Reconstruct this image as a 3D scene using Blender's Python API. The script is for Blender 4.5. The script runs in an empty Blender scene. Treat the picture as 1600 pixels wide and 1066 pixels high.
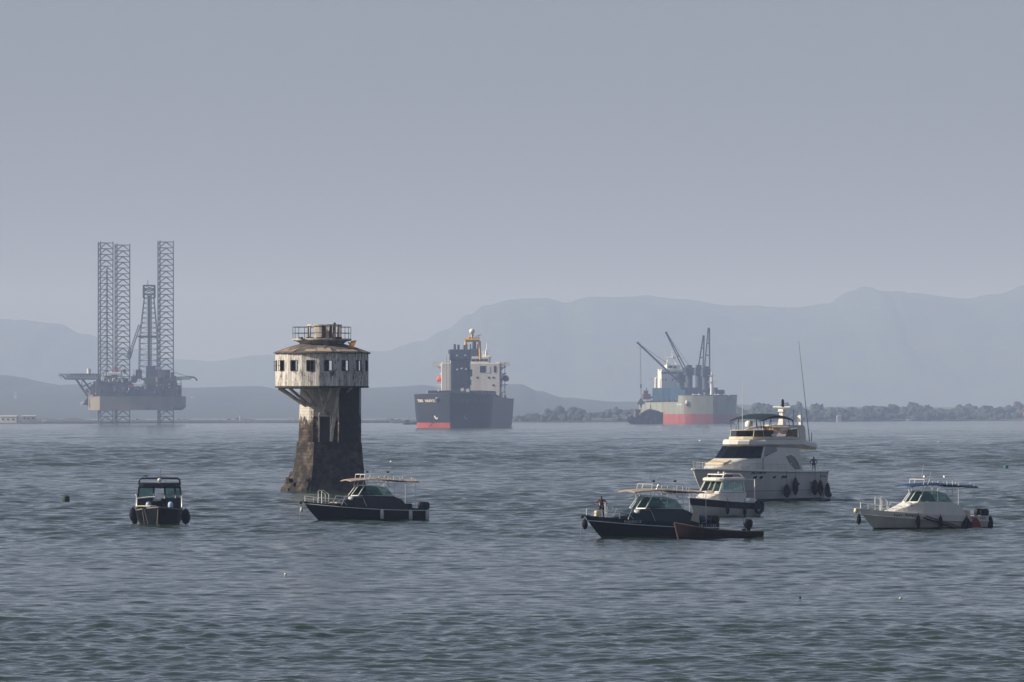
import bpy, bmesh, math, random
import numpy as np
from mathutils import Vector, Matrix, noise
R = math.radians
random.seed(7)
S = bpy.context.scene
C = S.collection

# ---------------------------------------------------------------- camera
F = 8889.0            # focal length in photo pixels (1600 wide)
CAMH = 10.0
HOR = 644.0           # row of the true horizon in the photo
cam = bpy.data.cameras.new('camera')
co = bpy.data.objects.new('camera', cam); C.objects.link(co)
cam.sensor_width = 36.0; cam.lens = 36.0*F/1600.0
co.location = (0, 0, CAMH); co.rotation_euler = (R(90), 0, 0)
cam.shift_y = (HOR-533.0)/1600.0
cam.clip_start = 1.0; cam.clip_end = 60000.0
S.camera = co

def at(px, py, Y):
    return Vector(((px-800.0)/F*Y, Y, CAMH-(py-HOR)/F*Y))
def sea_y(py):
    return F*CAMH/(py-HOR)

# ---------------------------------------------------------------- light
SUN_EL, SUN_AZ = 30.0, -94.0      # azimuth from +Y (view direction), negative = left
SKY_STR = 0.060
w = bpy.data.worlds.new('World'); S.world = w; w.use_nodes = True
nt = w.node_tree; bg = nt.nodes['Background']
sky = nt.nodes.new('ShaderNodeTexSky'); sky.sky_type = 'NISHITA'; sky.sun_disc = False
sky.sun_elevation = R(SUN_EL); sky.sun_rotation = R(SUN_AZ)
sky.dust_density = 1.6; sky.air_density = 1.0; sky.ozone_density = 4.0
hs = nt.nodes.new('ShaderNodeHueSaturation'); hs.inputs['Saturation'].default_value = 0.64
tint = nt.nodes.new('ShaderNodeMix'); tint.data_type = 'RGBA'; tint.blend_type = 'MULTIPLY'; tint.inputs[0].default_value = 1.0
tint.inputs[7].default_value = (1.07, 1.0, 1.11, 1)
nt.links.new(sky.outputs[0], hs.inputs['Color']); nt.links.new(hs.outputs[0], tint.inputs[6]); nt.links.new(tint.outputs[2], bg.inputs[0])
bg.inputs[1].default_value = SKY_STR
sl = bpy.data.lights.new('sun', 'SUN'); sl.energy = 5.0; sl.angle = R(0.6); sl.color = (1.0, 0.91, 0.79)
so = bpy.data.objects.new('sun', sl); C.objects.link(so)
sd = Vector((math.sin(R(SUN_AZ))*math.cos(R(SUN_EL)), math.cos(R(SUN_AZ))*math.cos(R(SUN_EL)), math.sin(R(SUN_EL))))
so.rotation_euler = sd.to_track_quat('Z', 'Y').to_euler(); so.location = (-200, 300, 400)
S.view_settings.view_transform = 'Standard'; S.view_settings.look = 'None'
S.view_settings.gamma = 1.0; S.view_settings.exposure = 0.27
S.cycles.volume_bounces = 1
S.cycles.max_bounces = 6
S.cycles.transparent_max_bounces = 16
HAZE_D = 0.88e-4

# ---------------------------------------------------------------- helpers
def col3(c): return (c[0], c[1], c[2], 1.0)
def new_mat(name, base, rough=0.6, metal=0.0, spec=0.5, var=0.0, var_scale=1.0, var_col=None, streak=0.0,
            bump=0.0, bump_scale=20.0, coat=0.0, two=None):
    """procedural surface: base colour broken up by noise, optional vertical streaks and bump (object coords)"""
    m = bpy.data.materials.new(name); m.use_nodes = True
    n = m.node_tree.nodes; l = m.node_tree.links
    p = n['Principled BSDF']
    p.inputs['Base Color'].default_value = col3(base); p.inputs['Roughness'].default_value = rough
    p.inputs['Metallic'].default_value = metal; p.inputs['Specular IOR Level'].default_value = spec
    p.inputs['Coat Weight'].default_value = coat
    tc = n.new('ShaderNodeTexCoord')
    if var > 0 or streak > 0:
        no = n.new('ShaderNodeTexNoise'); no.inputs['Scale'].default_value = var_scale
        no.inputs['Detail'].default_value = 5; no.inputs['Roughness'].default_value = 0.65
        mp = n.new('ShaderNodeMapping')
        if streak > 0: mp.inputs['Scale'].default_value = (1, 1, streak)
        l.new(tc.outputs['Object'], mp.inputs[0]); l.new(mp.outputs[0], no.inputs['Vector'])
        cr = n.new('ShaderNodeValToRGB')
        cr.color_ramp.elements[0].position = 0.42; cr.color_ramp.elements[1].position = 0.66
        vc = var_col or tuple(c*0.5 for c in base)
        cr.color_ramp.elements[0].color = col3(base)
        cr.color_ramp.elements[1].color = col3([b*(1-var)+v*var for b, v in zip(base, vc)])
        l.new(no.outputs['Fac'], cr.inputs[0]); l.new(cr.outputs[0], p.inputs['Base Color'])
    if bump > 0:
        nb = n.new('ShaderNodeTexNoise'); nb.inputs['Scale'].default_value = bump_scale; nb.inputs['Detail'].default_value = 4
        l.new(tc.outputs['Object'], nb.inputs['Vector'])
        bp = n.new('ShaderNodeBump'); bp.inputs['Strength'].default_value = 1.0; bp.inputs['Distance'].default_value = bump
        l.new(nb.outputs['Fac'], bp.inputs['Height']); l.new(bp.outputs[0], p.inputs['Normal'])
    return m

def tag(o, label=None, cat=None, group=None, kind=None):
    if label: o['label'] = label
    if cat: o['category'] = cat
    if group: o['group'] = group
    if kind: o['kind'] = kind
    return o
def empty(name, loc=(0, 0, 0), rz=0.0, label=None, cat=None, group=None):
    o = bpy.data.objects.new(name, None); C.objects.link(o)
    o.empty_display_size = 0.5
    o.location = loc; o.rotation_euler = (0, 0, rz)
    return tag(o, label, cat, group)

class MB:
    """mesh builder: gathers shapes, links them as ONE mesh object"""
    def __init__(s): s.v = []; s.f = []; s.mi = []; s.sm = []
    def add(s, vs, fs, mi=0, smooth=False):
        b = len(s.v); s.v.extend([tuple(q) for q in vs])
        for f in fs: s.f.append([b+i for i in f]); s.mi.append(mi); s.sm.append(smooth)
        return s
    def box(s, c, d, rz=0.0, ry=0.0, rx=0.0, mi=0, bev=0.0):
        x, y, z = d[0]/2, d[1]/2, d[2]/2
        M = Matrix.Translation(c) @ Matrix.Rotation(rz, 4, 'Z') @ Matrix.Rotation(ry, 4, 'Y') @ Matrix.Rotation(rx, 4, 'X')
        if bev <= 0:
            vs = [M @ Vector((i*x, j*y, k*z)) for k in (-1, 1) for i, j in ((-1, -1), (1, -1), (1, 1), (-1, 1))]
            return s.add(vs, [(3, 2, 1, 0), (4, 5, 6, 7), (0, 1, 5, 4), (1, 2, 6, 5), (2, 3, 7, 6), (3, 0, 4, 7)], mi)
        b = min(bev, x*.9, y*.9, z*.9)
        rings = []
        for zz, ins in ((-z, b), (-z+b, 0), (z-b, 0), (z, b)):
            r = []
            X, Y = x-ins, y-ins
            for (sx, sy) in ((-1, -1), (1, -1), (1, 1), (-1, 1)):
                cx, cy = sx*X, sy*Y
                a = (cx, cy-sy*b) if sx*sy > 0 else (cx-sx*b, cy)
                bb = (cx-sx*b, cy) if sx*sy > 0 else (cx, cy-sy*b)
                r += [M @ Vector((a[0], a[1], zz)), M @ Vector((bb[0], bb[1], zz))]
            rings.append(r)
        return s.loft(rings, closed=True, caps=True, mi=mi)
    def loft(s, rings, closed=True, caps=True, mi=0, smooth=False):
        n = len(rings[0]); vs = [p for r in rings for p in r]; fs = []
        for i in range(len(rings)-1):
            for j in range(n if closed else n-1):
                k = (j+1) % n
                fs.append((i*n+j, i*n+k, (i+1)*n+k, (i+1)*n+j))
        s.add(vs, fs, mi, smooth)
        if caps:
            s.add(rings[0], [tuple(range(n))[::-1]], mi); s.add(rings[-1], [tuple(range(n))], mi)
        return s
    def tube(s, path, r, n=6, mi=0, closed=False, r1=None):
        P = [Vector(p) for p in path]
        rings = []
        for i, p in enumerate(P):
            a = P[i-1] if i else P[i]; b = P[i+1] if i < len(P)-1 else P[i]
            t = (b-a)
            if t.length < 1e-9: t = Vector((0, 0, 1))
            t.normalize()
            u = t.cross(Vector((0, 0, 1)))
            if u.length < 0.05: u = t.cross(Vector((0, 1, 0)))
            u.normalize(); v = t.cross(u)
            rr = r if r1 is None else r+(r1-r)*i/max(1, len(P)-1)
            rings.append([p + (u*math.cos(2*math.pi*k/n)+v*math.sin(2*math.pi*k/n))*rr for k in range(n)])
        return s.loft(rings, True, True, mi, smooth=n > 4)
    def bar(s, a, b, wd, mi=0): return s.tube([a, b], wd*0.7071, 4, mi)
    def lathe(s, prof, n=24, c=(0, 0, 0), mi=0, smooth=True, caps=True, a0=0.0):
        rings = [[(c[0]+r*math.cos(a0+2*math.pi*k/n), c[1]+r*math.sin(a0+2*math.pi*k/n), c[2]+z) for k in range(n)] for r, z in prof]
        return s.loft(rings, True, caps, mi, smooth)
    def sphere(s, c, r, n=12, mi=0, sc=(1, 1, 1)):
        rings = []
        for i in range(n//2+1):
            t = math.pi*i/(n//2); rr = max(1e-4, math.sin(t))
            rings.append([(c[0]+r*sc[0]*rr*math.cos(2*math.pi*k/n), c[1]+r*sc[1]*rr*math.sin(2*math.pi*k/n), c[2]-r*sc[2]*math.cos(t)) for k in range(n)])
        return s.loft(rings, True, False, mi, True)
    def prism(s, poly, z0, z1, mi=0):
        a = [(x, y, z0) for x, y in poly]; b = [(x, y, z1) for x, y in poly]
        return s.loft([a, b], True, True, mi)
    def slab(s, pts, th, mi=0):
        """thick sheet from a 3D polygon outline"""
        P = [Vector(p) for p in pts]
        nrm = Vector((0, 0, 0))
        for i in range(len(P)): nrm += (P[i]-P[0]).cross(P[(i+1) % len(P)]-P[0])
        nrm.normalize()
        return s.loft([[p-nrm*th/2 for p in P], [p+nrm*th/2 for p in P]], True, True, mi)
    def build(s, name, mats, parent=None, fix=True):
        me = bpy.data.meshes.new(name)
        me.from_pydata(s.v, [], s.f)
        mats = mats if isinstance(mats, (list, tuple)) else [mats]
        for m in mats: me.materials.append(m)
        me.polygons.foreach_set('material_index', s.mi); me.polygons.foreach_set('use_smooth', s.sm)
        if fix:
            bm = bmesh.new(); bm.from_mesh(me)
            bmesh.ops.recalc_face_normals(bm, faces=bm.faces); bm.to_mesh(me); bm.free()
        me.update()
        o = bpy.data.objects.new(name, me); C.objects.link(o)
        if parent is not None: o.parent = parent
        return o

def text_part(s, size, M, mat, parent, name='lettering', depth=0.01, align='CENTER', shear=0.0, bold=0.0):
    cu = bpy.data.curves.new(name, 'FONT'); cu.body = s; cu.size = size; cu.extrude = depth; cu.align_x = align; cu.align_y = 'CENTER'
    cu.shear = shear; cu.offset = bold; cu.resolution_u = 2
    t = bpy.data.objects.new(name, cu); C.objects.link(t)
    bpy.context.view_layer.update()
    me = bpy.data.meshes.new_from_object(t.evaluated_get(bpy.context.evaluated_depsgraph_get()))
    bpy.data.objects.remove(t); bpy.data.curves.remove(cu)
    me.transform(M); me.materials.clear(); me.materials.append(mat)
    o = bpy.data.objects.new(name, me); C.objects.link(o); o.parent = parent
    return o

# ---------------------------------------------------------------- sea
def sea():
    ys = []; stp = []
    y = 15.0
    while y < 25000:
        if y < 190: d = 6.0
        elif y < 460: d = y/1500.0
        elif y < 900: d = 0.30+(y-460)*0.0011
        elif y < 2200: d = 0.8+(y-900)*0.0012
        elif y < 5200: d = 2.4+(y-2200)*0.0014
        else: d = y/40.0
        ys.append(y); stp.append(d); y += d
    ys.append(24900.0); stp.append(400.0)
    u = list(np.arange(-0.135, 0.1351, 0.00031))
    v = 0.135; ext = []
    while v < 0.9: v *= 1.18; ext.append(v)
    ext += [2.0, 6.0]
    us = np.array([-e for e in ext[::-1]] + u + ext, dtype=np.float32); ys = np.array(ys); stp = np.array(stp)
    U, Yg = np.meshgrid(us, ys.astype(np.float32))
    X = np.clip(U*Yg, -7400, 7400); Yv = Yg.copy()
    rng = np.random.RandomState(5)
    Z = np.zeros_like(X); DX = np.zeros_like(X); DY = np.zeros_like(X)
    # sum of directional waves; each row keeps the ones its spacing can carry, scaled to one overall steepness
    nw = 130; W = []
    for i in range(nw):
        L = 0.42*math.exp(3.9*rng.uniform(0, 1)**1.25); th = rng.normal(R(250), R(32)) if L < 8 else rng.normal(R(238), R(16))
        W.append((L, th, 0.0118*L*(1.0/max(1.0, L))**0.9, rng.uniform(0, 2*math.pi), rng.uniform(.4, 1.4), rng.uniform(.4, 1.4)))
    fades = [np.clip(2.0-stp*2.0/(L*0.3), 0, 1)*(ys > 180) for L, *_ in W]
    sl2 = sum(0.5*(2*math.pi/L*a*0.68*f)**2 for (L, th, a, *_), f in zip(W, fades))
    target = np.interp(ys, [0, 262, 285, 430, 470, 700, 760, 960, 1080, 2200, 5200], [.155, .155, .085, .085, .135, .135, .085, .095, .165, .16, .13])
    scale = np.clip(target/np.sqrt(np.maximum(sl2, 1e-9)), 0, 7)*(sl2 > 1e-7)
    for (L, th, amp, ph, w1, w2), f in zip(W, fades):
        r = np.nonzero(f > 0)[0]
        if len(r) == 0: continue
        r0_, r1_ = r[0], r[-1]+1; sl_ = slice(r0_, r1_)
        Xs, Ys = X[sl_], Yg[sl_]; k = 2*math.pi/L
        arg = (k*math.cos(th))*Xs+(k*math.sin(th))*Ys+ph
        lw = 1/max(1.0, L/4)
        wob = 0.65+(0.5 if L < 3.5 else 0.28)*np.sin(Xs*(0.07*w1*lw)+ph*3)*np.sin(Ys*(0.05*w2*lw)+ph*5)
        A = wob*(amp*f*scale)[sl_, None].astype(np.float32)
        Z[sl_] += A*np.sin(arg); c = A*np.cos(arg)*0.8
        DX[sl_] += c*math.cos(th); DY[sl_] += c*math.sin(th)
    inner = np.clip((0.134-np.abs(U))/0.02, 0, 1)
    Z *= inner; DX *= inner; DY *= inner
    nr, nc = X.shape
    V = np.stack([X+DX, Yv+DY, Z], -1).reshape(-1, 3).astype(np.float32)
    idx = np.arange(nr*nc).reshape(nr, nc)
    q = np.stack([idx[:-1, :-1], idx[:-1, 1:], idx[1:, 1:], idx[1:, :-1]], -1).reshape(-1, 4)
    me = bpy.data.meshes.new('sea')
    me.vertices.add(len(V)); me.vertices.foreach_set('co', V.ravel())
    me.loops.add(q.size); me.loops.foreach_set('vertex_index', q.ravel().astype(np.int32))
    me.polygons.add(len(q)); me.polygons.foreach_set('loop_start', np.arange(0, q.size, 4, dtype=np.int32))
    me.polygons.foreach_set('use_smooth', np.ones(len(q), bool))
    me.update(); me.validate()
    m = bpy.data.materials.new('sea_water'); m.use_nodes = True
    n = m.node_tree.nodes; l = m.node_tree.links; p = n['Principled BSDF']
    p.inputs['Base Color'].default_value = (0.023, 0.040, 0.029, 1)
    p.inputs['IOR'].default_value = 1.333
    geo = n.new('ShaderNodeNewGeometry')
    # wind patches: large slow noise steers roughness and ripple strength
    mp0 = n.new('ShaderNodeMapping'); mp0.inputs['Scale'].default_value = (0.03, 0.03, 1)
    no0 = n.new('ShaderNodeTexNoise'); no0.inputs['Scale'].default_value = 1.0; no0.inputs['Detail'].default_value = 4
    l.new(geo.outputs['Position'], mp0.inputs[0]); l.new(mp0.outputs[0], no0.inputs['Vector'])
    sy = n.new('ShaderNodeSeparateXYZ'); l.new(geo.outputs['Position'], sy.inputs[0])
    d0 = n.new('ShaderNodeMapRange'); d0.inputs['To Min'].default_value = 0.78; d0.inputs['To Max'].default_value = 1.22; d0.clamp = False; l.new(no0.outputs['Fac'], d0.inputs['Value'])
    wy = n.new('ShaderNodeMath'); wy.operation = 'MULTIPLY'; l.new(sy.outputs['Y'], wy.inputs[0]); l.new(d0.outputs[0], wy.inputs[1])
    wl = n.new('ShaderNodeMath'); wl.operation = 'DIVIDE'; l.new(wy.outputs[0], wl.inputs[0]); wl.inputs[1].default_value = 2600.0
    r0 = n.new('ShaderNodeValToRGB'); l.new(wl.outputs[0], r0.inputs[0])
    pts = [(200, 1.0), (258, 0.95), (285, .42), (430, .42), (490, .6), (700, .6), (770, .45), (960, .45), (1090, .8), (1900, .8), (2500, .8)]
    el = r0.color_ramp.elements
    for i_, (yy_, v_) in enumerate(pts):
        e_ = el[0] if i_ == 0 else (el[1] if i_ == len(pts)-1 else el.new(yy_/2600.0))
        e_.position = yy_/2600.0; e_.color = (v_, v_, v_, 1)
    # wave groups and gusts: streaky patches that still read when single waves are too far to resolve
    def patch(sx, sy, lo, hi, f0, f1, det=2):
        mp = n.new('ShaderNodeMapping'); mp.inputs['Scale'].default_value = (sx, sy, 1)
        no = n.new('ShaderNodeTexNoise'); no.inputs['Scale'].default_value = 1.0; no.inputs['Detail'].default_value = det; no.inputs['Roughness'].default_value = .65
        l.new(geo.outputs['Position'], mp.inputs[0]); l.new(mp.outputs[0], no.inputs['Vector'])
        m_ = n.new('ShaderNodeMapRange'); m_.inputs['From Min'].default_value = f0; m_.inputs['From Max'].default_value = f1
        m_.inputs['To Min'].default_value = lo; m_.inputs['To Max'].default_value = hi; l.new(no.outputs['Fac'], m_.inputs['Value']); return m_.outputs[0]
    def mul(a, b):
        q = n.new('ShaderNodeMath'); q.operation = 'MULTIPLY'; l.new(a, q.inputs[0]); l.new(b, q.inputs[1]); return q.outputs[0]
    P1 = mul(patch(0.30, 0.022, 0.6, 1.5, .36, .64), patch(0.05, 0.007, 0.8, 1.2, .35, .65))
    far = n.new('ShaderNodeMapRange'); far.inputs['From Min'].default_value = 350; far.inputs['From Max'].default_value = 1000; l.new(sy.outputs['Y'], far.inputs['Value'])
    mixp = n.new('ShaderNodeMix'); mixp.data_type = 'FLOAT'; l.new(far.outputs[0], mixp.inputs[0]); mixp.inputs[2].default_value = 0.55; l.new(P1, mixp.inputs[3])
    STR = mul(r0.outputs[0], mixp.outputs[0])
    r1 = n.new('ShaderNodeMapRange'); r1.inputs['To Min'].default_value = 0.02; r1.inputs['To Max'].default_value = 0.08
    l.new(r0.outputs[0], r1.inputs['Value']); l.new(r1.outputs[0], p.inputs['Roughness'])
    def ripple(sx, sy, sc, dist, prev=None, mult=True):
        dist = dist
        mp = n.new('ShaderNodeMapping'); mp.inputs['Scale'].default_value = (sx, sy, 1); mp.inputs['Rotation'].default_value = (0, 0, R(-14))
        no = n.new('ShaderNodeTexNoise'); no.inputs['Scale'].default_value = sc; no.inputs['Detail'].default_value = 3
        no.inputs['Roughness'].default_value = 0.6
        l.new(geo.outputs['Position'], mp.inputs[0]); l.new(mp.outputs[0], no.inputs['Vector'])
        b = n.new('ShaderNodeBump'); b.inputs['Distance'].default_value = dist; b.inputs['Strength'].default_value = 1.0
        l.new(no.outputs['Fac'], b.inputs['Height'])
        b.inputs['Filter Width'].default_value = 0.012
        if mult: l.new(STR, b.inputs['Strength'])
        if prev: l.new(prev.outputs[0], b.inputs['Normal'])
        return b
    b0 = ripple(0.6, 1.0, 0.035, 1.1)
    b1 = ripple(0.6, 1.0, 0.16, 0.38, b0)
    b2 = ripple(0.8, 1.0, 0.9, 0.13, b1)
    b3 = ripple(0.9, 1.0, 3.6, 0.028, b2)
    l.new(b3.outputs[0], p.inputs['Normal'])
    me.materials.append(m)
    o = bpy.data.objects.new('sea', me); C.objects.link(o); tag(o, kind='structure')
sea()

# ---------------------------------------------------------------- hills and shore
M_hill = new_mat('hill_cover', (0.022, 0.036, 0.028), 0.9, var=0.7, var_scale=0.004, var_col=(0.05, 0.05, 0.04), spec=0.2)
M_near_hill = new_mat('wooded_slope', (0.025, 0.038, 0.028), 0.9, var=0.7, var_scale=0.01, var_col=(0.06, 0.055, 0.04), spec=0.2)
def interp(pts, x):
    for (a, ya), (b, yb) in zip(pts, pts[1:]):
        if a <= x <= b: 
            t = (x-a)/(b-a); t = t*t*(3-2*t)
            return ya+(yb-ya)*t
    return pts[0][1] if x < pts[0][0] else pts[-1][1]
def ridge(name, Y, prof, depth, rough, seed, mat, step=5.0, x0=-900, x1=2500):
    """a range of hills: crest at distance Y, its foot in front at Y-depth, falling away behind"""
    mb = MB(); cols = []
    px = x0
    rows = 56
    while px <= x1:
        h = max(2.0, CAMH-(interp(prof, px)-HOR)/F*Y)
        X = (px-800)/F*Y
        col = []
        for j in range(rows+4):
            if j <= rows:
                t = j/rows; yy = Y-depth*(1-t); zz = h*(0.5-0.5*math.cos(math.pi*t))**0.8
            else:
                t = (j-rows)/4.0; yy = Y+depth*0.5*t; zz = h*(1-t)
            nz = noise.fractal(Vector((X*0.0016+seed, yy*0.0016, 0.3)), 1.0, 2.1, 6)*rough*h*min(1, 0.1+math.sin(math.pi*min(1, t)*0.9))
            nf = noise.fractal(Vector((X*0.012+seed, yy*0.012, 2.3)), 1.0, 2.1, 4)*rough*22*(min(1, zz/30) if 0 < j < rows+4 else 0)
            if j == 0: zz, nz = -1.0, 0
            col.append((X, yy, zz+nz*(0.0 if j == rows else 1)+nf))
        cols.append(col); px += step
    n = rows+4
    vs = [p for c in cols for p in c]; fs = []
    for i in range(len(cols)-1):
        for j in range(n-1):
            a = i*n+j; fs.append((a, a+n, a+n+1, a+1))
    mb.add(vs, fs, 0, True)
    o = mb.build(name, mat, fix=False); tag(o, kind='structure'); return o
ridge('far_hills', 20500, [(-300, 500), (0, 499), (45, 501), (90, 506), (130, 522), (200, 545), (270, 562), (330, 566), (420, 556), (500, 548), (600, 552), (660, 538), (700, 520), (735, 494), (760, 478), (800, 468), (850, 467), (880, 474), (925, 464), (1000, 466), (1060, 473), (1150, 480), (1230, 484), (1290, 477), (1325, 458), (1350, 451), (1372, 460), (1420, 464), (1500, 474), (1550, 468), (1600, 455), (1860, 440)], 3600, 0.13, 3.0, M_hill, 3.0)
ridge('middle_hills', 12000, [(-300, 560), (0, 585), (100, 602), (220, 600), (260, 607), (350, 606), (400, 604), (460, 612), (520, 612), (590, 606), (660, 603), (720, 612), (770, 603), (812, 600), (840, 611), (880, 622), (960, 628), (1100, 632), (1250, 636), (1860, 640)], 3500, 0.10, 9.0, M_near_hill, 3.0)

# haze: even air round the camera and the whole scene
def haze():
    mb = MB(); mb.box((0, 12100, 261), (16400, 25800, 538))
    m = bpy.data.materials.new('haze_air'); m.use_nodes = True
    n = m.node_tree.nodes; l = m.node_tree.links
    n.remove(n['Principled BSDF'])
    pv = n.new('ShaderNodeVolumePrincipled'); pv.inputs['Color'].default_value = (0.52, 0.67, 1.0, 1); pv.inputs['Absorption Color'].default_value = (0.62, 0.62, 0.62, 1)
    pv.inputs['Density'].default_value = HAZE_D; pv.inputs['Anisotropy'].default_value = 0.0
    l.new(pv.outputs[0], n['Material Output'].inputs['Volume'])
    o = mb.build('haze', m); tag(o, kind='stuff'); return o
haze()
# ---------------------------------------------------------------- shared materials
M_white = new_mat('white_gelcoat', (0.72, 0.70, 0.64), 0.35, var=0.35, var_scale=1.6, var_col=(0.50, 0.47, 0.40), streak=0.35)
M_cream = new_mat('cream_vinyl', (0.74, 0.62, 0.42), 0.55, var=0.4, var_scale=3)
M_steel = new_mat('stainless_tube', (0.72, 0.72, 0.70), 0.3, metal=0.35)
M_whitetube = new_mat('white_painted_tube', (0.78, 0.77, 0.72), 0.4)
M_darktube = new_mat('dark_painted_tube', (0.035, 0.04, 0.045), 0.5)
M_black = new_mat('black_rubber', (0.006, 0.006, 0.009), 0.6, var=0.5, var_scale=4, var_col=(0.014, 0.012, 0.015), spec=.3)
M_black_paint = new_mat('black_gloss_paint', (0.008, 0.011, 0.018), 0.35, spec=.3, var=0.5, var_scale=1.5, var_col=(0.03, 0.035, 0.045), streak=0.4)
M_teal_paint = new_mat('dark_teal_paint', (0.007, 0.022, 0.030), 0.35, spec=.3, var=0.4, var_scale=1.5, var_col=(0.02, 0.04, 0.05))
M_navy = new_mat('navy_canvas', (0.004, 0.036, 0.105), 0.75, var=0.3, var_scale=4)
M_bimini = new_mat('dark_green_canvas', (0.004, 0.024, 0.032), 0.75, var=0.3, var_scale=4)
M_khaki = new_mat('khaki_canvas', (0.33, 0.27, 0.215), 0.85, var=0.5, var_scale=3, var_col=(0.22, 0.17, 0.13))
M_rope = new_mat('rope', (0.32, 0.29, 0.22), 0.9)
M_skin = new_mat('brown_skin', (0.10, 0.055, 0.035), 0.6)
M_hair = new_mat('black_hair', (0.008, 0.007, 0.007), 0.8)
M_fender_w = new_mat('grey_white_vinyl', (0.55, 0.57, 0.55), 0.5, var=0.6, var_scale=3)
M_fender_b = new_mat('black_fender_cover', (0.006, 0.005, 0.010), 0.85, var=0.5, var_scale=6, var_col=(0.016, 0.014, 0.022), spec=.2)
M_red = new_mat('red_cloth', (0.22, 0.03, 0.02), 0.8)
M_orange = new_mat('orange_paint', (0.72, 0.10, 0.04), 0.55, var=0.3, var_scale=0.6)
def glass_mat(name, tint, refl=0.5, dark=0.0):
    m = bpy.data.materials.new(name); m.use_nodes = True
    n = m.node_tree.nodes; l = m.node_tree.links; n.remove(n['Principled BSDF'])
    tr = n.new('ShaderNodeBsdfTransparent'); tr.inputs[0].default_value = col3(tint)
    gl = n.new('ShaderNodeBsdfGlossy'); gl.inputs['Roughness'].default_value = 0.06; gl.inputs['Color'].default_value = (0.85, 1, 0.97, 1)
    fr = n.new('ShaderNodeFresnel'); fr.inputs[0].default_value = 1.32+refl
    mx = n.new('ShaderNodeMixShader'); l.new(fr.outputs[0], mx.inputs[0]); l.new(tr.outputs[0], mx.inputs[1]); l.new(gl.outputs[0], mx.inputs[2])
    l.new(mx.outputs[0], n['Material Output'].inputs['Surface']); return m
M_glass = glass_mat('green_tinted_glass', (0.50, 0.62, 0.59), 0.0)
M_smoke = glass_mat('smoked_acrylic', (0.28, 0.24, 0.17), -0.12)
M_blackglass = new_mat('black_glazing', (0.003, 0.005, 0.008), 0.3, spec=0.10)

def band_mat(name, bands, rough=0.45, var=0.35, var_scale=0.5, streak=0.3, wob=0.0, side_rule=None, rust=None):
    """paint in horizontal bands: [(z, colour), ...] colour holds above z (object space)"""
    m = bpy.data.materials.new(name); m.use_nodes = True
    n = m.node_tree.nodes; l = m.node_tree.links; p = n['Principled BSDF']; p.inputs['Roughness'].default_value = rough; p.inputs['Specular IOR Level'].default_value = 0.3
    tc = n.new('ShaderNodeTexCoord'); sp = n.new('ShaderNodeSeparateXYZ'); l.new(tc.outputs['Object'], sp.inputs[0])
    cur = None
    for z, c in bands:
        if cur is None:
            rgb = n.new('ShaderNodeRGB'); rgb.outputs[0].default_value = col3(c); cur = rgb.outputs[0]; continue
        gt = n.new('ShaderNodeMath'); gt.operation = 'GREATER_THAN'; l.new(sp.outputs['Z'], gt.inputs[0]); gt.inputs[1].default_value = z
        fac = gt.outputs[0]
        if side_rule is not None and z == side_rule:
            # the lowest band is on the starboard side only; the other takes the topside colour
            yy = n.new('ShaderNodeMath'); yy.operation = 'GREATER_THAN'; l.new(sp.outputs['Y'], yy.inputs[0]); yy.inputs[1].default_value = 0.0
            mxx = n.new('ShaderNodeMath'); mxx.operation = 'MAXIMUM'; l.new(fac, mxx.inputs[0]); l.new(yy.outputs[0], mxx.inputs[1]); fac = mxx.outputs[0]
        mx = n.new('ShaderNodeMix'); mx.data_type = 'RGBA'; l.new(fac, mx.inputs[0]); l.new(cur, mx.inputs[6]); mx.inputs[7].default_value = col3(c)
        cur = mx.outputs[2]
    mp = n.new('ShaderNodeMapping'); mp.inputs['Scale'].default_value = (1, 1, streak); l.new(tc.outputs['Object'], mp.inputs[0])
    no = n.new('ShaderNodeTexNoise'); no.inputs['Scale'].default_value = var_scale; no.inputs['Detail'].default_value = 6; no.inputs['Roughness'].default_value = 0.7
    l.new(mp.outputs[0], no.inputs['Vector'])
    mr = n.new('ShaderNodeMapRange'); mr.inputs['From Min'].default_value = 0.35; mr.inputs['From Max'].default_value = 0.7
    mr.inputs['To Min'].default_value = 1.0+var*0.25; mr.inputs['To Max'].default_value = 1.0-var; l.new(no.outputs['Fac'], mr.inputs['Value'])
    hv = n.new('ShaderNodeHueSaturation'); l.new(cur, hv.inputs['Color']); l.new(mr.outputs[0], hv.inputs['Value'])
    last = hv.outputs[0]
    if rust:
        n2 = n.new('ShaderNodeTexNoise'); n2.inputs['Scale'].default_value = var_scale*1.7; n2.inputs['Detail'].default_value = 5
        l.new(mp.outputs[0], n2.inputs['Vector'])
        r2 = n.new('ShaderNodeMapRange'); r2.inputs['From Min'].default_value = 0.58; r2.inputs['From Max'].default_value = 0.72; l.new(n2.outputs['Fac'], r2.inputs['Value'])
        m2 = n.new('ShaderNodeMix'); m2.data_type = 'RGBA'; l.new(r2.outputs[0], m2.inputs[0]); l.new(last, m2.inputs[6]); m2.inputs[7].default_value = col3(rust); last = m2.outputs[2]
    l.new(last, p.inputs['Base Color'])
    return m

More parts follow.
